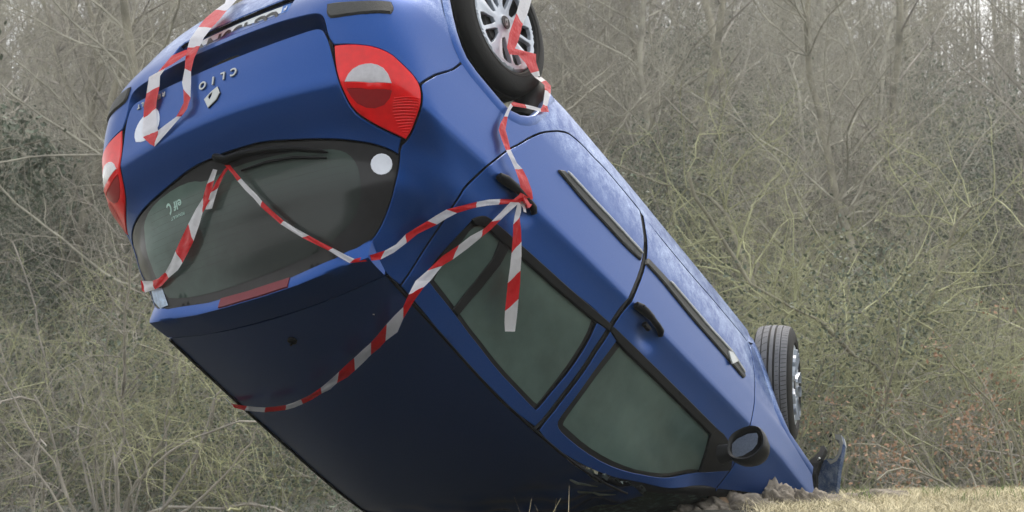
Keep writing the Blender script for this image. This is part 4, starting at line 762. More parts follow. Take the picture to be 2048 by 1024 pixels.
# rolled arch lips
pts=surf([p[0] for p in AR],[p[1] for p in AR],0.001)
for s in (1,-1):
    V=[];F=[]
    for i,p in enumerate(pts):
        p=np.array(p); c=np.array([-.02,p[1],.24]); d=(c-p);d/=np.linalg.norm(d)
        q=[p-d*.045+np.array([0,-.0012,0]),p-d*.030+np.array([0,.004,0]),p-d*.004+np.array([0,.0075,0]),p+d*.004+np.array([0,.003,0]),p+d*.006+np.array([0,-.025,0])]
        V+=[(a[0],a[1]*s,a[2]) for a in q]
    for i in range(len(pts)-1):
        for j in range(4): F.append((i*5+j,(i+1)*5+j,(i+1)*5+j+1,i*5+j+1)[::s])
    mk('arch_lip',V,F,M['paint'],q1 if s>0 else q2,sharp=60)
# --- front wing, bonnet, windscreen
fen=[[FL[-1][0],FL[-1][1]]]+[[FL[-1][0]+.01,FL[-1][1]-.04],[3.19,.17]]+K['fender_arch']+K['fender_front'][1:]+K['fender_low'][::-1]+FG[::-1]
w1,w2=panel('front_wing',fen,M['paint'],car,both=True,gap=.0052,h=.02,rows=[.874,.868,.880],edge=.0014,skirt=.026)
fa=np.array(K['fender_arch']);fa=np.concatenate([[[FL[-1][0]+.03,FL[-1][1]-.06]],fa]);pts=surf(fa[:,0],fa[:,1],.001)
for s in (1,-1):
    V=[];F=[]
    for p in pts:
        c=np.array([2.62,p[1],.10]);d=c-p;d/=np.linalg.norm(d)
        q=[p-d*.050+np.array([0,-.001,0]),p-d*.034+np.array([0,.004,0]),p-d*.004+np.array([0,.011,0]),p+d*.006+np.array([0,.006,0]),p+d*.008+np.array([0,-.03,0])]
        V+=[(a[0],a[1]*s,a[2]) for a in q]
    for i in range(len(pts)-1):
        for j in range(4): F.append((i*5+j,(i+1)*5+j,(i+1)*5+j+1,i*5+j+1)[::s])
    mk('arch_lip',V,F,M['paint'],w1 if s>0 else w2,sharp=60)
ap=[np.array(p) for p in K['apillar']]
ap3=[ap[3],ap[4],ap[5],ap[6],np.array([2.25,.712,1.0])]
V=[];F=[];n=25;sg=[(1.44,.585,1.375)]+[tuple(p-np.array([0,.012,.004])) for p in ap3[1:]]
rows=[]
for k in range(21):
    u=k/20*(len(sg)-1);i=min(int(u),len(sg)-2);f_=u-i;p=np.array(sg[i])*(1-f_)+np.array(sg[i+1])*f_
    for j in range(n):
        t=-1+2*j/(n-1); bow=.16*(1-t*t); x=p[0]+bow*(1 if k>0 else 1)*.9; y=t*p[1]; z=p[2]+.02*(1-t*t)
        z+=.018*math.sin(9*t+k*.7)*math.sin(k*.5+5*t)-.03*math.exp(-((t-.5)**2)*9)*math.exp(-((k-6)/5)**2); V.append((x,y,z))
for k in range(20):
    for j in range(n-1): a=k*n+j;F.append((a,a+n,a+n+1,a+1))
ws=mk('windscreen',V,F,M['crackglass'],car)
# crumpled header metal
V=[];F=[];rng=np.random.RandomState(8)
hx=np.linspace(0,1,26)
for i,t in enumerate(hx):
    p=np.array([1.20,.562,1.435])*(1-t)+np.array([1.62,.625,1.312])*t
    for j in range(7):
        q=p+np.array([.035*rng.randn()*.3+.02*j*.4,-.018*j-.002,.012+.006*math.sin(i*1.3+j*1.7)+.004*rng.randn()-.003*j]); V.append(tuple(q))
for i in range(25):
    for j in range(6): a=i*7+j;F.append((a,a+1,a+8,a+7))
mk('crumpled_header',V,F,M['dirtmetal'],roof,smooth=True,sharp=20)
V=[];F=[];n=21
for k in range(12):
    x=2.27+.075*k
    for j in range(n):
        t=-1+2*j/(n-1);y=t*(.70-.012*k); z=1.02-.018*k+.05*(1-t*t)-.004*k*k*.3+.03*math.sin(k*1.1+3*t)*(k/12); V.append((x,y,z))
for k in range(11):
    for j in range(n-1): a=k*n+j;F.append((a,a+n,a+n+1,a+1))
mk('bonnet',V,F,M['paint'],car)
for s in (1,-1):
    tube('added_pillar_blocker',[(p[0],(p[1]-.035)*s,p[2]-.012) for p in K['apillar'][3:]]+[(2.25,.68*s,.98)],.034,M['black'],car,n=8)  # added black strip blocking the light leak behind each pillar
# mirror
for s,dd in ((1,fd1),(-1,fd2)):
    mo=[(p[1]*s,p[2]) for p in K['mirror_out']]
    cy_,cz_=np.mean([p[0] for p in mo]),np.mean([p[1] for p in mo])
    V=[];F=[];n=len(mo)*3
    loop=[]
    L2=[list(p) for p in mo]
    for _ in range(1): L2=smooth_loop(L2,1,60)
    L2=resample(L2,.02);n=len(L2)
    for dx,sc in ((-.004,.80),(-.018,.86),(-.020,.95),(-.012,1.0),(.02,1.0),(.055,.90),(.085,.68),(.10,.35)):
        for (y,z) in L2: V.append((1.875+dx,cy_+(y-cy_)*sc,cz_+(z-cz_)*sc))
    for i in range(7):
        for k in range(n): F.append((i*n+k,i*n+(k+1)%n,(i+1)*n+(k+1)%n,(i+1)*n+k))
    F.append(tuple(7*n+k for k in range(n)))
    hs=mk('door_mirror',V,F,M['trim'],dd,sharp=60)
    mg=[(p[1]*s,p[2]) for p in K['mirror_glass']];mg=resample([list(p) for p in mg],.02)
    V=[(1.862,y,z) for y,z in mg]+[(1.862,np.mean([p[0] for p in mg]),np.mean([p[1] for p in mg]))]
    F=[(i,(i+1)%len(mg),len(mg)) for i in range(len(mg))]; mk('mirror_glass',V,F,M['mirrorglass'],hs,smooth=False)
    tube('mirror_arm',[(1.90,.80*s,1.02),(1.895,.87*s,1.02)],[.045,.035],M['trim'],hs,n=12,up=(1,0,0))
# --- wheels
def disc_fn(O,ax,e1,e2,dish):
    def fn(T,V):
        T=np.asarray(T);V=np.asarray(V);r=np.hypot(T,V); h=dish(r,np.arctan2(V,T))
        return np.array(O)[None,:]+np.outer(T,e1)+np.outer(V,e2)+np.outer(h,ax)
    return fn
def wheel(center,axis,s,label=None,tread=False,spin=0.0):
    """center = middle of the outer face; axis points outwards"""
    ax=Vector(axis).normalized();O=Vector(center)
    up=Vector((0,0,1)); e1=(up-ax*up.dot(ax)).normalized();e2=ax.cross(e1)
    w=bpy.data.objects.new('wheel',None);COL.objects.link(w);w.parent=car;w.empty_display_size=.1
    if label:w['label']=label
    prof=[(-.03,.205),(-.004,.207),(.006,.214),(.0095,.232),(.0075,.252),(.001,.270),(-.005,.281),(-.0115,.2885),(-.024,.2935)]
    g=[]
    for (a,b) in ((-.046,-.042),(-.080,-.070),(-.108,-.098),(-.140,-.136)): g.append((a,b))
    cur=[(-.030,.2955),(-.042,.2975),(-.043,.290),(-.046,.290),(-.047,.2985),(-.069,.3003),(-.070,.291),(-.079,.291),(-.080,.3006),(-.097,.3006),(-.098,.291),(-.107,.291),(-.108,.3003),(-.135,.2985),(-.136,.290),(-.140,.290),(-.141,.297),(-.158,.2945),(-.170,.288),(-.180,.27),(-.182,.24),(-.175,.205),(-.15,.19)]
    prof+=cur;n=96
    V,F=lathe(prof,n,O,ax)
    mi=[]
    for i in range(len(prof)-1):
        gr=(prof[i][1]<=.2915 and prof[i+1][1]<=.2915 and prof[i][0]<-.03 and prof[i][0]>-.15)
        mi+=[2 if gr else (1 if (-.16<prof[i][0]<-.010 and prof[i][1]>.285) else 0)]*n
    ty=mk('tyre',V,[tuple(f[::-1]) for f in F],[M['tyre'],M['treadmat'] if tread else M['tyre'],M['groove']],w,mi=mi,sharp=30)
    if tread:   # transverse sipes on the shoulder and curved blocks inboard
        V=[];F=[];rt=[]
        for k in range(84):
            a=2*math.pi*k/84
            for (x0,x1,lean,wd) in ((-.014,-.040,.02,.0016),(-.052,-.066,.01,.0010)):
                for t in (0,1,2,3):
                    xx=x0+(x1-x0)*t/3; rr=float(np.interp(-xx,[.0115,.024,.030,.042,.047,.069],[.2885,.2935,.2955,.2975,.2985,.3003]))+.0007
                    for sd in (-1,1):
                        th=a+lean*t/3+sd*wd/.3
                        V.append(tuple(O+ax*xx+(e1*math.cos(th)+e2*math.sin(th))*rr))
                b=len(V)-8
                for t in range(3): F.append((b+2*t,b+2*t+1,b+2*t+3,b+2*t+2))
        for k in range(40):
            a=2*math.pi*k/40
            for t in range(5):
                xx=-.110-.052*t/4; rr=float(np.interp(-xx,[.108,.135,.141,.158,.170],[.3003,.2985,.297,.2945,.288]))+.0009
                for sd in (-1,1):
                    th=a+.16*(t/4)**1.6+sd*.006; V.append(tuple(O+ax*xx+(e1*math.cos(th)+e2*math.sin(th))*rr))
            b=len(V)-10
            for t in range(4): F.append((b+2*t,b+2*t+1,b+2*t+3,b+2*t+2))
        mk('tread_sipes',V,F,M['groove'],ty,smooth=False)['kind']='stuff'
    # sidewall ridges
    V,F=lathe([(.0085,.2255),(.0108,.227),(.0085,.2285)],72,O,ax); mk('sidewall_ridge',V,[f[::-1] for f in F],M['tyre'],ty)
    # steel wheel behind
    V,F=lathe([(-.16,.19),(-.03,.196),(-.012,.203),(-.035,.19),(-.05,.12),(-.04,.06),(-.04,0)],48,O,ax); mk('rim',V,[f[::-1] for f in F],M['steel'],w,sharp=40)
    V,F=lathe([(-.042,.11),(-.030,.10),(-.030,.0)],24,O,ax); mk('brake_drum',V,[f[::-1] for f in F],M['brakered'],w,sharp=40)
    # wheel cover with five wide split spokes
    def dish(r,th):
        t=((th-spin)/(2*math.pi/5))%1.0; ph=np.abs(t-.5)*2   # 1 on a wide spoke centre line, 0 between
        rib=.006*np.exp(-((1-ph)/.16)**2)
        return np.interp(r,[0,.028,.034,.09,.17,.186,.200,.206],[.004,.003,-.004,-.006,.002,.004,.004,-.008])+rib*np.clip((r-.04)/.03,0,1)*np.clip((.185-r)/.03,0,1)
    holes=[]
    for k in range(5):
        c0=spin+2*math.pi*(k+.5)/5
        for sd in (-1,1):
            L=[]
            for (r,a) in ((.062,.20),(.085,.085),(.120,.055),(.165,.035),(.178,.07),(.181,.22),(.176,.38),(.150,.43),(.105,.45),(.075,.46)):
                a2=a
                th=c0+sd*a2; L.append([r*math.cos(th),r*math.sin(th)])
            holes.append(L if sd>0 else L[::-1])
    outer=[[.206*math.cos(t),.206*math.sin(t)] for t in np.linspace(0,2*math.pi,73)[:-1]]
    ea=np.array(e1);eb=np.array(e2);axn=np.array(ax)
    V,F=panel_mesh(outer,holes=holes,h=.011,skirt=.016,sm=0,edge=.002,fn=disc_fn(np.array(O)-axn*.002,axn,ea,eb,dish))
    # orient: make normals point along axis
    Vn=np.array(V);f=F[0];nn=np.cross(Vn[f[1]]-Vn[f[0]],Vn[f[2]]-Vn[f[0]])
    cov=mk('wheel_cover',V,F if np.dot(nn,axn)>0 else [f[::-1] for f in F],M['cover'],w,sharp=35)
    V,F=lathe([(.001,.0285),(.0035,.027),(.0035,0)],28,O,ax);mk('centre_cap',V,[f[::-1] for f in F],M['steel'],cov,sharp=40)
    dm=[(.021,0),(.008,.012),(-.021,0.002),(-.008,-.012)]
    V=[tuple(O+ax*.0050+e1*a+e2*b) for a,b in dm]+[tuple(O+ax*.0050+e1*a*.45+e2*b*.45) for a,b in dm]
    mk('diamond_emblem',V,[(i,(i+1)%4,4+(i+1)%4,4+i) for i in range(4)]+[(0,3,7,4)],M['chrome'],cov,smooth=False)
    return w
def wheel_all():
    wheel((-.03,.745,.145),(-.02,.997,0.0),1,'rear wheel with red and white tape across its silver cover',spin=1.22)
    wheel((-.02,-.745,.16),(0,-1,0),-1)
    st=R_(19.5)
    wheel((2.585,.80,.205),(math.sin(st),math.cos(st),.0),1,'turned front wheel with pale tread',tread=True,spin=.3)
    wheel((2.585,-.76,.20),(math.sin(st),-math.cos(st),0),-1,tread=True)
wheel_all()
# black cup shaped bump stop below the rear wheel, seen past the sill
ax=np.array([.02,.10,-.98]);ax/=np.linalg.norm(ax);c0=np.array([.30,.70,.20])-ax*.09;ax/=np.linalg.norm(ax)
V,F=lathe([(-.12,.088),(-.03,.084),(.09,.062),(.098,.058),(.094,.046),(.02,.040),(.02,0)],28,c0,ax,up=(1,0,0)); mk('bump_stop',V,[f[::-1] for f in F],M['trim'],car,sharp=40)
# underside
def box(name,x0,x1,y0,y1,z0,z1,m,par):
    V=[(x,y,z) for x in (x0,x1) for y in (y0,y1) for z in (z0,z1)];F=[(0,1,3,2),(4,6,7,5),(0,4,5,1),(2,3,7,6),(0,2,6,4),(1,5,7,3)]
    o=mk(name,V,F,m,par,smooth=False); b=o.modifiers.new('bevel','BEVEL'); b.width=.012; b.segments=2; return o
box('floor_pan',-.55,2.75,-.50,.50,.26,.30,M['black'],car); box('floor_pan',.42,2.12,-.74,.74,.25,.29,M['black'],car)
box('fuel_tank',.25,.95,-.45,.45,.20,.27,M['black'],car)
tube('axle_beam',[(-.02,-.62,.19),(.02,-.5,.25),(.02,.5,.25),(-.02,.62,.19)],.035,M['steel'],car)
tube('exhaust_pipe',[(2.3,.1,.21),(1.2,.12,.2),(.3,.15,.2),(-.2,.2,.22),(-.62,.35,.25)],[.025,.025,.025,.07,.025],M['steel'],car)
# --- torn front bumper corner hanging off the nose
def slab(name,loop,thick,m,par,bend=0.):
    P=np.array(loop);n=len(P);V=[];
    for dx in (0,thick):
        for (x,y,z) in P: V.append((x+dx+bend*max(0,.80-y)**1.5+.02*math.sin(z*14),y,z))
    tri=delaunay_2d_cdt([Vector((p[1],p[2])) for p in P],[(i,(i+1)%n) for i in range(n)],[],0,1e-7)
    C=np.array([tuple(v) for v in tri[0]]);T_=np.array([f for f in tri[2]]);k=inside(C[T_].mean(1),[(p[1],p[2]) for p in P]);T_=T_[k] if len(C)==n else T_[:0]
    F=[tuple(t) for t in T_]+[tuple(int(q)+n for q in t[::-1]) for t in T_]+[(i,n+i,n+(i+1)%n,(i+1)%n) for i in range(n)]
    return mk(name,V,F,m,par,smooth=False)
fb=slab('torn_front_bumper',K['torn_plate'],.035,M['paint'],car,0)
slab('bumper_lip',[[p[0]-.002,p[1],p[2]] for p in K['torn_lip']],.05,M['chrome'],fb,0)
slab('torn_bracket',[[p[0]-.05,p[1],p[2]] for p in K['torn_inner']],.03,M['black'],fb,0)
for i,q in enumerate(K['torn_clips']):
    tube('fixing_clip',[(q[0]-.06,q[1]-.010,q[2]),(q[0]-.075,q[1]+.008,q[2]-.004)],[.004,.006],M['chrome'] if i<5 else M['black'],fb,n=6)
# damage: scrape streaks where the roof edge meets the windscreen
for (x,y,z,l) in ((1.28,.50,1.452,.16),(1.36,.46,1.440,.12),(1.45,.50,1.41,.10)):
    tube('bent_flange',[(x-l*.5,y-.04,z+.01),(x,y,z+.014),(x+l*.5,y+.045,z-.008)],[.003,.010,.003],M['dirtmetal'],roof,n=6,flat=.4)

# ------------------------------------------------------------------ BARRIER TAPE (red and white film, each run a thing)
def tape(key,label,group='barrier tapes tied round the crashed car',seed=1,strips=('',)):
    rows=K[key];V=[];F=[];mi=[];rng=np.random.RandomState(seed);nw=5
    def node(r): return np.array(r[0:3]),np.array(r[3:6])
    sub=4
    base=0
    P=[node(r) for r in rows];colr=[r[-1] for r in rows]
    allr=[]
    for i in range(len(P)-1):
        a0,b0=P[i];a1,b1=P[i+1]
        for k in range(sub):
            t=k/sub; allr.append((a0*(1-t)+a1*t,b0*(1-t)+b1*t,colr[i]))
    allr.append((P[-1][0],P[-1][1],None))
    ph=rng.rand()*6
    for i,(a,b,cc) in enumerate(allr):
        w=np.linalg.norm(b-a); j0=max(0,i-1);j1=min(len(allr)-1,i+1)
        t=(allr[j1][0]+allr[j1][1]-allr[j0][0]-allr[j0][1]);n=np.cross(t,b-a);n/=np.linalg.norm(n)+1e-9
        for q in range(nw):
            u=q/(nw-1); fold=(.0025*math.sin(ph+i*.55+u*5)+.0018*rng.randn()*.6)*min(1,w/.03)*(0 if q in(0,nw-1) else 1)
            V.append(tuple(c2w(a*(1-u)+b*u+n*fold)))
    for i in range(len(allr)-1):
        for q in range(nw-1):
            F.append((i*nw+q,i*nw+q+1,(i+1)*nw+q+1,(i+1)*nw+q)); mi.append(0 if allr[i][2]=='r' else 1)
    o=mk('barrier_tape',V,F,[M['tred'],M['twhite']],None,mi=mi,origin=V[0],sharp=70)
    return tag(o,label,'tape',group)
tape('tape_top','red and white barrier tape hanging across the number plate down to the oval sticker',seed=1)
tape('tape_top2','looped red and white barrier tape over the bumper ledge, left of the emblem',seed=2)
tape('tape_wiper_left','twisted barrier tape from the roof corner by the label up to the wiper pivot',seed=3)
tape('tape_wiper_fold','short folded tail of barrier tape hanging under the wiper pivot',seed=4)
tape('tape_swag','barrier tape sagging from the wiper across the rear window to the rear door handle',seed=5)
tape('tape_long','longest barrier tape, curving from the rear door handle down under the roof',seed=6)
tape('tape_dangle','loose end of barrier tape dangling straight down over the rear door window',seed=7)
tape('tape_up','barrier tape running from the rear door handle up past the wheel arch',seed=8)
tape('tape_wheel','crumpled barrier tape threaded through the spokes of the rear wheel',seed=9)
# knot at the handle
kn=np.array(K['tape_up'][0][0:3])*.6+np.array(K['tape_up'][0][3:6])*.4
V=[];F=[];mi=[];rng=np.random.RandomState(5)
for i in range(14):
    a=rng.rand()*6.28; c_=kn+np.array([.030*rng.randn()*.5,.006*rng.randn()-.004,.020*rng.randn()*.5]); u=np.array([math.cos(a),.2*rng.randn(),math.sin(a)])*.020; v=np.array([-math.sin(a),.4*rng.randn(),math.cos(a)])*.012
    b=len(V);V+=[tuple(c2w(c_-u-v)),tuple(c2w(c_+u-v)),tuple(c2w(c_+u+v)),tuple(c2w(c_-u+v))];F.append((b,b+1,b+2,b+3));mi.append(0 if i%4 else 1)
kt=mk('tape_knot',V,F,[M['tred'],M['twhite']],None,mi=mi,smooth=False,origin=V[0]); tag(kt,'knot of crumpled barrier tape tied round the rear door handle','tape knot','barrier tapes tied round the crashed car')
# ------------------------------------------------------------------ GROUND
def hash2(x,y,s=0):
    return np.modf(np.abs(np.sin(x*127.1+y*311.7+s*74.7)*43758.5453))[0]
def vnoise(x,y,s=0):
    xi=np.floor(x);yi=np.floor(y);fx=x-xi;fy=y-yi;fx=fx*fx*(3-2*fx);fy=fy*fy*(3-2*fy)
    a=hash2(xi,yi,s);b=hash2(xi+1,yi,s);c=hash2(xi,yi+1,s);d_=hash2(xi+1,yi+1,s)
    return (a*(1-fx)+b*fx)*(1-fy)+(c*(1-fx)+d_*fx)*fy-.5
def ground(x,y):
    x=np.asarray(x,float);y=np.asarray(y,float)
    meadow=.44+.0*y+.25*vnoise(x*.15,y*.15,1)
    far=np.clip((y-34)/62,0,1);hill=18*far**1.1+1.5*vnoise(x*.06,y*.06,2)*np.clip((y-34)/12,0,1)
    pl=1.0+.012*np.clip(x-1,0,6)+.03*vnoise(x*1.4,y*1.4,3)+.014*vnoise(x*5,y*5,4)
    s=sst(-.6,.95,x-.10*(y-7))           # the bank lies to the right
    near=.62*(1-s)+pl*s+.05*vnoise(x*2,y*2,6)*(1-s)
    w=sst(3.2,5.0,y)*(1-sst(8.2,13,y)); ditch=-.6*sst(-9,-3,y)*(1-sst(0,4.2,y))+9*sst(9,34,-y)  # last term: unseen rise behind the camera, added to darken reflections
    return near*w+(meadow)*(1-w)+hill+ditch
gxs=np.concatenate([np.linspace(-90,-8,40),np.linspace(-7.6,9,150),np.linspace(9.6,90,40)])
gys=np.concatenate([np.linspace(-60,2.5,40),np.linspace(2.7,13,110),np.linspace(13.5,40,50),np.linspace(42,130,40)])
GX,GY=np.meshgrid(gxs,gys,indexing='ij');GZ=ground(GX,GY)
nX,nY=GX.shape;I=np.arange(nX*nY).reshape(nX,nY)
F=np.stack([I[:-1,:-1].ravel(),I[1:,:-1].ravel(),I[1:,1:].ravel(),I[:-1,1:].ravel()],1)
FY=gys[np.arange(nY-1)];FYa=np.tile(FY,nX-1);VV=np.stack([GX.ravel(),GY.ravel(),GZ.ravel()],1)
def sub(name,k,m):
    Fk=F[k];u,inv=np.unique(Fk,return_inverse=True);o=mk(name,VV[u],inv.reshape(Fk.shape),m);tag(o,kind='structure')
sub('ground',FYa<10.5,M['soil']);sub('woodland_floor',FYa>=10.5,M['litter'])
# wide flat land out to the horizon
g2=mk('far_land',[(-500,-500,-.9),(500,-500,-.9),(500,500,-.9),(-500,500,-.9)],[(0,1,2,3)],M['soil']);tag(g2,kind='structure')
# grass: short blades in clumps (one object each, nobody could count them)
def blades(name,n,xr,yr,h0,h1,m,seed,w=.0022,lean=.5,clump=.06,keep=None,segs=2,label=None):
    r=np.random.RandomState(seed); nc=n//14; cx=r.uniform(*xr,nc);cyy=r.uniform(*yr,nc)
    if keep is not None: k=keep(cx,cyy);cx=cx[k];cyy=cyy[k];nc=len(cx)
    x=np.repeat(cx,14)+r.normal(0,clump,nc*14);y=np.repeat(cyy,14)+r.normal(0,clump,nc*14);N=len(x);z=ground(x,y)-.01
    h=r.uniform(h0,h1,N);a=r.uniform(0,6.283,N);ln=h*lean*r.uniform(.2,1.3,N);ww=w*r.uniform(.6,1.5,N);b=r.uniform(0,6.283,N)
    V=[]
    for t in (0,.55,1.0):
        px=x+np.cos(a)*ln*t*t;py=y+np.sin(a)*ln*t*t;pz=z+h*t*(1-.25*t*np.minimum(1,lean))
        k=ww*(1-t*.9); V.append(np.stack([px-np.cos(b)*k,py-np.sin(b)*k,pz],1));V.append(np.stack([px+np.cos(b)*k,py+np.sin(b)*k,pz],1))
    V=np.stack(V,1).reshape(-1,3);i=np.arange(N)[:,None]*6
    F=np.concatenate([i+np.array([[0,1,3,2]]),i+np.array([[2,3,5,4]])])
    o=mk(name,V,F,m,smooth=False);tag(o,label,None,None,'stuff');return o
blades('bank_grass',60000,(.9,5.2),(5.0,9.0),.02,.07,M['grass'],1,w=.0020,lean=1.4,clump=.05,keep=lambda x,y:x>.95+.11*(y-5.3)+.25*vnoise(x*3,y*3),label='pale frosted grass on the bank')
blades('grass_tufts',7000,(1.0,5.2),(5.6,8.3),.03,.10,M['grass'],12,w=.0016,lean=.9,clump=.022,label='uneven tufts of straw coloured grass on the bank')
blades('green_grass',500,(1.5,4.2),(6.5,8.5),.04,.10,M['greenblade'],2,w=.003,lean=.6,clump=.03,label='few fresh green blades on the bank')
blades('roadside_grass',60,(-.5,.35),(4.8,5.3),.16,.30,M['grass'],3,w=.0022,lean=.5,clump=.05,keep=lambda x,y:hash2(np.floor(x*4),np.floor(y*4))>.35,label='tall dry grass below the car roof')
blades('frosted_weeds',70000,(-16,16),(15,30),.12,.42,M['weeds'],4,w=.007,lean=.5,clump=.35,label='frosty weeds along the wood edge')
blades('green_weeds',42,(-2.75,-2.70),(16.9,17.0),.3,.50,M['greenblade'],9,w=.010,lean=.35,clump=.04,label='small green sprout in the frosty weeds')
# clods of torn earth by the nose
def clod(x,y,z,rx,ry,rz,seed,label):
    bm=bmesh.new();bmesh.ops.create_icosphere(bm,subdivisions=5,radius=1)
    r=random.Random(seed);o=[r.uniform(0,50) for _ in range(3)]
    for v in bm.verts:
        p=v.co.copy(); k=1+.55*float(vnoise(np.array(p.x*1.6+o[0]+p.z*1.3),np.array(p.y*1.6+o[1]-p.z),seed))+.5*float(vnoise(np.array(p.x*4+o[2]+p.z*3),np.array(p.y*4-p.z*2+o[0]),seed+1))+.30*float(vnoise(np.array(p.x*11+p.z*8),np.array(p.y*11-p.z*6+o[1]),seed+2))+.2*float(vnoise(np.array(p.x*26-p.z*19),np.array(p.y*26+p.z*17+o[1]),seed+3))
        v.co=Vector((p.x*rx*k,p.y*ry*k,p.z*rz*k))
    me=bpy.data.meshes.new('earth_clod');bm.to_mesh(me);bm.free();me.materials.append(M['earth'])
    for p in me.polygons:p.use_smooth=True
    pass
    ob=bpy.data.objects.new('earth_clod',me);COL.objects.link(ob);ob.location=(x,y,z);tag(ob,label,'earth clod','clods of earth torn up by the nose')
clod(1.00,6.75,.955,.20,.16,.10,1,'low pale clod of frosted earth nearest the broken stake')
clod(1.21,6.90,.985,.17,.14,.115,2,'tallest lump of torn earth in front of the blue front wing')
clod(1.38,6.85,.97,.12,.12,.09,3,'crumbly clod just right of the tallest lump')
clod(1.55,6.9,.965,.13,.10,.07,5,'small crumb of earth below the tip of the front wing')
clod(1.80,7.4,1.0,.24,.12,.055,4,'flat frosted clod below the torn bumper corner')
clod(.82,6.7,.93,.12,.12,.07,6,'dark clod of earth at the edge of the hole, left of the stake')
# broken stake
sv=empty('broken_stake',(0.95,6.75,.92),'broken brown wooden stake sticking out of the ground below the windscreen','stake')
V=[];F=[]
p0=Vector((0,0,.115));p1=Vector((.16,-.25,-.10))
tq=(p1-p0).normalized();s_=tq.cross(Vector((0,0,1))).normalized();w_=s_.cross(tq)
for i in range(6):
    c_=p0.lerp(p1,i/5)
    for k in range(9): a=2*math.pi*k/9; rr=.024*(1+.12*math.sin(k*2.3+i)); V.append(tuple(c_+s_*math.cos(a)*rr+w_*math.sin(a)*rr*.7+(tq*(.010*math.sin(k*3.1)) if i==0 else Vector())))
F=[(i*9+k,i*9+(k+1)%9,(i+1)*9+(k+1)%9,(i+1)*9+k) for i in range(5) for k in range(9)]+[tuple(range(9))[::-1]]
mk('stake_wood',V,F,M['wood'],sv,sharp=40)

# ------------------------------------------------------------------ TREES AND SHRUBS
def prisms(S,ns=3):
    """S: array of segments x0 y0 z0 x1 y1 z1 r0 r1 -> tapered prisms"""
    S=np.array(S);p=S[:,0:3];q=S[:,3:6];t=q-p;t/=np.linalg.norm(t,axis=1)[:,None]+1e-9
    u=np.where(np.abs(t[:,2:3])<.9,np.array([[0,0,1.]]),np.array([[1.,0,0]]));a=np.cross(t,u);a/=np.linalg.norm(a,axis=1)[:,None]+1e-9;b=np.cross(t,a)
    V=[]
    for (c,r) in ((p,S[:,6]),(q,S[:,7])):
        for k in range(ns):
            th=2*np.pi*k/ns;V.append(c+(a*np.cos(th)+b*np.sin(th))*r[:,None])
    V=np.stack(V,1).reshape(-1,3);i=np.arange(len(S))[:,None]*2*ns
    F=np.concatenate([i+np.array([[k,(k+1)%ns,ns+(k+1)%ns,ns+k]]) for k in range(ns)])
    return V,F
def grow(rng,S,p,d,L,r,depth,maxd,wob,upw,spread,nch,minr,seg=.35,lscale=.62,twist=0):
    n=max(2,int(L/seg));step=L/n;p=np.array(p,float);d=np.array(d,float);r0=r
    for i in range(n):
        d=d+rng.normal(0,wob,3)+np.array([0,0,upw]);d/=np.linalg.norm(d);q=p+d*step;r1=r0*(1-.75*(i+1)/n) if depth>0 else r0*(1-.62*(i+1)/n)
        r1=max(r1,minr*.7);S.append((*p,*q,r,r1,depth));p=q;r=r1
        if depth<maxd and (i>=n*.25 or depth>0):
            for _ in range(rng.poisson(nch[depth])):
                a=rng.uniform(0,6.283);perp=np.cross(d,[math.cos(a),math.sin(a),.3]);perp/=np.linalg.norm(perp)+1e-9
                dd=d*(1-spread)+perp*spread*rng.uniform(.7,1.5);dd/=np.linalg.norm(dd)
                grow(rng,S,p,dd,L*lscale*rng.uniform(.5,1.1)*(1-.45*i/n),max(r*.40,minr),depth+1,maxd,wob*1.35,upw,spread,nch,minr,seg*.7,lscale,twist)
def tree_proto(seed,H=10,r=.11,maxd=3,wob=.10,upw=.02,spread=.55,nch=(1.1,.9,.7,.5),minr=.0035,lscale=.5,seg=.5,lean=(0,0)):
    rng=np.random.RandomState(seed);S=[];grow(rng,S,(0,0,-.2),(lean[0],lean[1],1),H,r,0,maxd,wob*.45,upw,spread,nch,minr,seg,lscale)
    S=np.array(S);tr=S[S[:,8]==0];br=S[S[:,8]>0]
    return chain(tr),prisms(br[:,:8],3),S
def shrub_proto(seed,H=3,n=16,maxd=2,arch=-.03,minr=.003,nch=(1.2,.9,.5),spread=.55,wob=.14,seg=.22,base=.35):
    rng=np.random.RandomState(seed);S=[];M0=[]
    for k in range(n):
        a=rng.uniform(0,6.283);sp=rng.uniform(.2,1.1);b=rng.uniform(0,base)
        T=[];grow(rng,T,(math.cos(a)*b,math.sin(a)*b,-.1),(math.cos(a)*sp,math.sin(a)*sp,1),H*rng.uniform(.55,1.1),.014*rng.uniform(.6,1.5),0,maxd,wob*.8,arch,spread,nch,minr,seg,.55)
        S+=T
    S=np.array(S);return prisms(S[S[:,8]==0][:,:8],4),prisms(S[S[:,8]>0][:,:8],3),S
def leaf_cloud(rng,pts,n,size,drop=0,jit=.25):
    i=rng.randint(0,len(pts),n);c=pts[i]+rng.normal(0,jit,(n,3))-np.array([0,0,drop])
    a=rng.normal(size=(n,3));a/=np.linalg.norm(a,axis=1)[:,None];b=np.cross(a,rng.normal(size=(n,3)));b/=np.linalg.norm(b,axis=1)[:,None]
    s=size*rng.uniform(.5,1.3,(n,1));V=np.stack([c-a*s,c+b*s*.55,c+a*s,c-b*s*.55],1).reshape(-1,3);F=np.arange(n*4).reshape(-1,4)
    return V,F
class Proto: pass
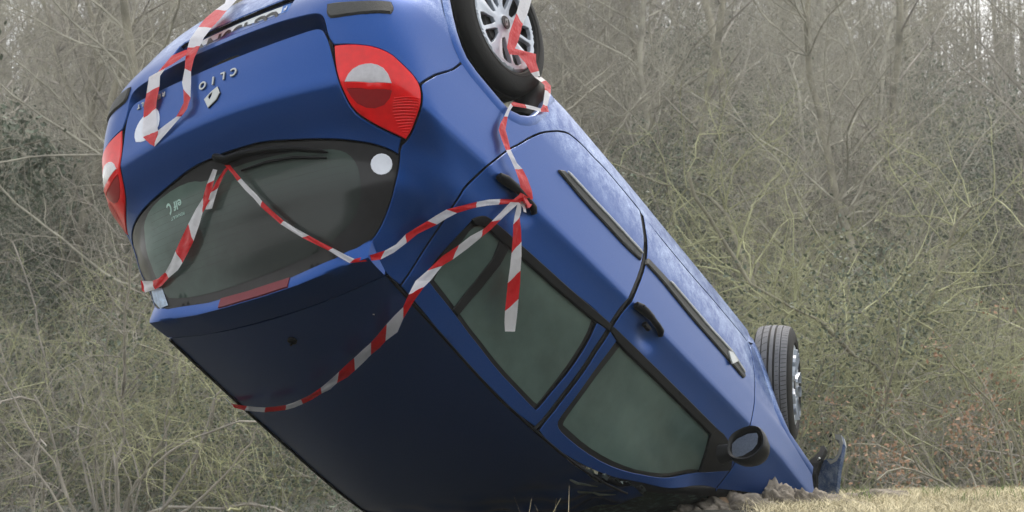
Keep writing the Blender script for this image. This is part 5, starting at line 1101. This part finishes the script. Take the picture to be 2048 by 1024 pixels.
def chain(S,ns=8):
    P=np.concatenate([S[:,0:3],S[-1:,3:6]]);R=np.concatenate([S[:,6],S[-1:,7]]);V=[];rg=np.random.RandomState(len(S))
    for i,(p,r) in enumerate(zip(P,R)):
        for k in range(ns): a=2*np.pi*k/ns;rr=r*(1+.12*rg.randn()*.6);V.append((p[0]+rr*math.cos(a),p[1]+rr*math.sin(a),p[2]))
    F=[(i*ns+k,i*ns+(k+1)%ns,(i+1)*ns+(k+1)%ns,(i+1)*ns+k) for i in range(len(S)) for k in range(ns)]
    return np.array(V),np.array(F)
def mesh_only(name,VF,m,smooth=False):
    o=mk(name,VF[0],VF[1],m,None,smooth=smooth);me=o.data;bpy.data.objects.remove(o);return me
def mkproto(kind,trunk,branch,mt,mb,extra=None):
    P=Proto();P.kind=kind;P.parts=[('trunk' if 'tree' in kind else 'stems',mesh_only('trunk',trunk,mt,True)),('branches',mesh_only('branches',branch,mb))]
    if extra: P.parts.append((extra[0],mesh_only(extra[0],extra[1],extra[2])))
    return P
def place(P,x,y,s,rz,label,cat,group=None,dz=0,name=None,sz=None):
    root=bpy.data.objects.new(name or P.kind,None);COL.objects.link(root);root.empty_display_size=.3
    root.location=(x,y,float(ground(x,y))+dz);root.scale=(s,s,sz or s);root.rotation_euler=(0,0,rz);tag(root,label,cat,group)
    for nm,me in P.parts:
        o=bpy.data.objects.new(nm,me);COL.objects.link(o);o.parent=root
        if nm!='trunk': o['kind']='stuff'
    return root
T=[];
for i,(H,r,lean) in enumerate(((11,.085,(0,.0)),(12,.07,(.05,0)),(9.5,.06,(-.08,.05)),(13,.10,(0,0)),(10.5,.055,(.1,0)))):
    tr,br,S=tree_proto(20+i,H,r,3,.20,.015,.55,(2.0,1.6,1.3,.6),.0026,.42,.36,lean);T.append(mkproto('bare_tree',tr,br,M['bark'] if i%2 else M['barkgrey'],M['twigbrown'] if i%3 else M['barkgrey']))
TL=[]
for i in range(2):   # lichened crooked trees nearer the camera
    tr,br,S=tree_proto(40+i,5.6,.045,3,.42,.004,.62,(2.6,2.0,1.3,.6),.0018,.42,.24,(.12*(1-2*i),0));TL.append(mkproto('crooked_tree',tr,br,M['bark'],M['lichen']))
TI=[]
for i in range(2):   # ivy clad
    tr,br,S=tree_proto(50+i,9.5,.14,2,.12,.01,.5,(1.4,1.2,.8),.006,.38,.45);rng=np.random.RandomState(i);pts=S[:,3:6];pts=pts[(pts[:,2]>.6)&(pts[:,2]<6.2)&(np.hypot(pts[:,0],pts[:,1])<1.3)];pts=pts[rng.randint(0,len(pts),60)]
    TI.append(mkproto('ivy_clad_tree',tr,br,M['bark'],M['twigbrown'],('ivy',leaf_cloud(rng,pts,13000,.030,0,.36),M['ivy'])))
SH=[];
for i in range(4):
    a,b,S=shrub_proto(60+i,3.3 if i<2 else 2.4,20,2,(-.035,-.06,.0,-.045)[i],.0020,(1.7,1.3,.6),.6,.22);SH.append(mkproto('twiggy_shrub',a,b,M['lichen'] if i%2==0 else M['twigbrown'],M['lichen'] if i in(0,2,3) else M['twigbrown']))
SL=[]
for i in range(2):
    a,b,S=shrub_proto(80+i,3.0,12,2,-.03,.003,(1.1,.8,.4),.6,.16);rng=np.random.RandomState(9+i);pts=S[S[:,8]>0][:,3:6]
    SL.append(mkproto('leafy_shrub',a,b,M['bark'],M['twigbrown'],('withered_leaves',leaf_cloud(rng,pts[rng.randint(0,len(pts),70)],1900,.025,.02,.10),M['deadleaf'])))
SE=[]
for i in range(2):
    a,b,S=shrub_proto(90+i,2.6,14,2,-.01,.004,(1.2,.8,.4),.6,.16);rng=np.random.RandomState(19+i);pts=S[:,3:6];pts=pts[rng.randint(0,len(pts),40)]
    SE.append(mkproto('evergreen_shrub',a,b,M['bark'],M['twigbrown'],('leaves',leaf_cloud(rng,pts,13000,.022,.0,.30),M['ivy'])))
rng=random.Random(11)
def X_at(px,y): return (px-1024)/2942.02*y
# front row, each with a look of its own
place(TL[0],X_at(1500,17),17,1.1,.4,'crooked yellow green lichened tree with tangled twigs between the car and its front wheel','tree')
place(TL[1],X_at(1700,17.5),17.5,1.1,2.0,'drooping lichen covered tree right of the front wheel','tree')
place(TL[0],X_at(1900,19),19,1.35,3.6,'tall crooked lichened tree spreading above the orange leaves at right','tree')
place(TL[1],X_at(1230,21),21,1.35,5.0,'crooked lichened tree behind the rear wheel and exhaust','tree')
place(SL[0],X_at(1985,12.5),12.5,.80,1.0,'low shrub with clusters of withered orange brown leaves behind the bank','shrub')
place(SL[1],X_at(2090,13.8),13.8,1.0,2.2,'taller shrub with orange brown leaves cut by the right picture edge','shrub')
place(SH[1],X_at(60,15),15,1.15,.3,'arching pale twigged shrub at the lower left corner','shrub')
place(SH[3],X_at(260,14),14,1.0,1.9,'low tangled bramble left of the crashed car','shrub')
place(TI[0],X_at(95,24),24,1.0,.5,'ivy clad tree left of the car tail','tree')
place(TI[1],X_at(1350,27),27,1.05,1.5,'ivy clad tree above the middle of the car side','tree')
place(TI[0],X_at(1980,24),24,1.0,2.5,'ivy clad tree rising behind the orange leaves','tree')
# straight bare trunks seen left of and below the car
for px,y,s,lab in ((355,19,.85,'slim pale trunk under the right roof corner of the car'),(520,20.5,.8,'grey trunk below the car roof, second from the left'),(150,26,1.0,'bare tree with fine crown left of the tail light')):
    place(T[rng.randrange(5)],X_at(px,y),y,s,rng.uniform(0,6),lab,'tree')
LMK=[(60,'at the left picture edge'),(160,'well left of the car tail'),(300,'just left of the right tail light'),(480,'behind the tailgate'),(700,'below the right roof edge'),(900,'hidden mostly by the rear window'),(1100,'behind the rear wheel'),(1220,'just right of the rear wheel'),(1340,'above the rear door'),(1460,'above the middle of the sill'),(1560,'above the front wheel'),(1680,'just right of the front wheel'),(1800,'above the torn bumper corner'),(1930,'over the orange leaved shrubs'),(3000,'at the right picture edge')]
RW=['nearest row','second row','third row','fourth row','farthest row']
def where(x,y):
    px=1024+x/y*2942.02
    for a,b in LMK:
        if px<a: return b
for px,y,s,lab in ((1180,31,1.3,'ivy clad tree right of the rear wheel, far back'),(1640,33,1.4,'dark ivy clad tree high above the front wheel'),(1760,26,1.0,'ivy clad trunk above the torn bumper corner'),(560,36,1.3,'ivy clad tree behind the tailgate'),(240,34,1.3,'ivy clad tree beside the right tail light'),(20,21,.8,'low ivy clad stump tree at the left picture edge'),(1450,40,1.7,'tall ivy clad tree above the middle of the sill'),(1900,38,1.6,'tall ivy clad tree near the top right corner')):
    place(TI[rng.randrange(2)],X_at(px,y),y,s,rng.uniform(0,6),lab,'tree')
GT='bare trees of the misty wood';
for row,(y0,n,s0) in enumerate(((22,12,.85),(29,14,1.1),(38,16,1.35),(52,18,1.8),(70,20,2.3))):
    for k in range(n):
        y=y0+rng.uniform(-2,2);half=y*.40+1.5;x=-half+2*half*(k+.5)/n+rng.uniform(-.03,.03)*y
        place(T[rng.randrange(5)],x,y,s0*rng.uniform(.85,1.2),rng.uniform(0,6.28),'bare tree of the wood, %s, %s'%(RW[row],where(x,y)),'tree',GT)
GS='twiggy undergrowth shrubs at the wood edge'
for row,(y0,n) in enumerate(((16,10),(18.5,13),(22,14),(27,14),(33,14))):
    for k in range(n):
        y=y0+rng.uniform(-1,1);half=y*.42+1;x=-half+2*half*(k+.5)/n+rng.uniform(-.5,.5)
        pr=SH[rng.randrange(4)] if rng.random()<.72 else SE[rng.randrange(2)]
        lab=('dense twiggy shrub of the %s, %s' if pr in SH else 'dark evergreen shrub of the %s, %s')%(RW[row],where(x,y))
        place(pr,x,y,rng.uniform(.8,1.35)*(1+.03*(y0-16)),rng.uniform(0,6.28),lab,'shrub',GS if pr in SH else 'evergreen shrubs in the undergrowth')
_seen={}
for o in list(COL.objects):
    if o.parent is None and o.get('group') in (GT,GS,'evergreen shrubs in the undergrowth'): _seen.setdefault(o['label'],[]).append(o)
for lab,os_ in _seen.items():
    if len(os_)>1:
        os_.sort(key=lambda o:o.location.x/o.location.y)
        for i,o in enumerate(os_): o['label']=lab+(', leftmost' if i==0 else ', rightmost' if i==len(os_)-1 else ', middle')
# far wood that reads as one mass
S=[];r=np.random.RandomState(77)
for k in range(1150):
    y=r.uniform(48,92);x=r.uniform(-.42,.42)*y*1.05;z=float(ground(x,y));H=r.uniform(9,17);S.append((x,y,z,x+r.normal(0,.4),y,z+H,r.uniform(.05,.14),.02))
    for j in range(26):
        t=r.uniform(.2,1);px_=x;pz=z+H*t;L=r.uniform(.6,2.4)*(1.2-t*.6);a=r.uniform(0,6.28);q=(px_+math.cos(a)*L*.7,y+math.sin(a)*L*.7,pz+L*.6);S.append((px_,y,pz,*q,.022,.010))
        for m_ in range(3):
            b=r.uniform(0,6.28);l=L*.5;t2=r.uniform(.3,1);c=[px_+(q[0]-px_)*t2,y+(q[1]-y)*t2,pz+(q[2]-pz)*t2];S.append((*c,c[0]+math.cos(b)*l*.7,c[1]+math.sin(b)*l*.4,c[2]+l*.5,.010,.005))
print('counts',[sum(len(m.polygons) for _,m in p.parts) for p in T+TL+TI+SH+SL+SE],len(S));V,F=prisms(S,3);fw=mk('far_woodland',V,F,M['bark'],smooth=False);tag(fw,'far mass of bare trees fading into the mist',None,None,'stuff')
# pine at the top left corner
tr,br,S=tree_proto(5,9,.16,2,.06,.0,.8,(1.8,1.3,.6),.008,.33,.35);r=np.random.RandomState(4);pts=S[S[:,8]>0][:,3:6];pts=pts[pts[:,2]>4.0]
PN=mkproto('pine_tree',tr,br,M['bark'],M['bark'],('needles',leaf_cloud(r,pts,12000,.05,0,.13),M['ivy']))
place(PN,X_at(-175,17),17,.92,1.0,'dark pine branch reaching in at the top left corner','tree')
# ------------------------------------------------------------------ MIST
hb=[(-120,-25,-2.2),(120,-25,-2.2),(120,125,-2.2),(-120,125,-2.2),(-120,-25,34),(120,-25,34),(120,125,34),(-120,125,34)]
hz=mk('haze',hb,[(0,3,2,1),(4,5,6,7),(0,1,5,4),(1,2,6,5),(2,3,7,6),(3,0,4,7)],[],smooth=False);tag(hz,None,None,None,'stuff')
hm=bpy.data.materials.new('haze');hm.use_nodes=True;N=hm.node_tree.nodes;N.clear();o=N.new('ShaderNodeOutputMaterial');pv=N.new('ShaderNodeVolumePrincipled')
pv.inputs['Color'].default_value=(.90,.94,.95,1);pv.inputs['Density'].default_value=0.0016;pv.inputs['Anisotropy'].default_value=.35
hm.node_tree.links.new(pv.outputs[0],o.inputs['Volume']);hz.data.materials.append(hm)
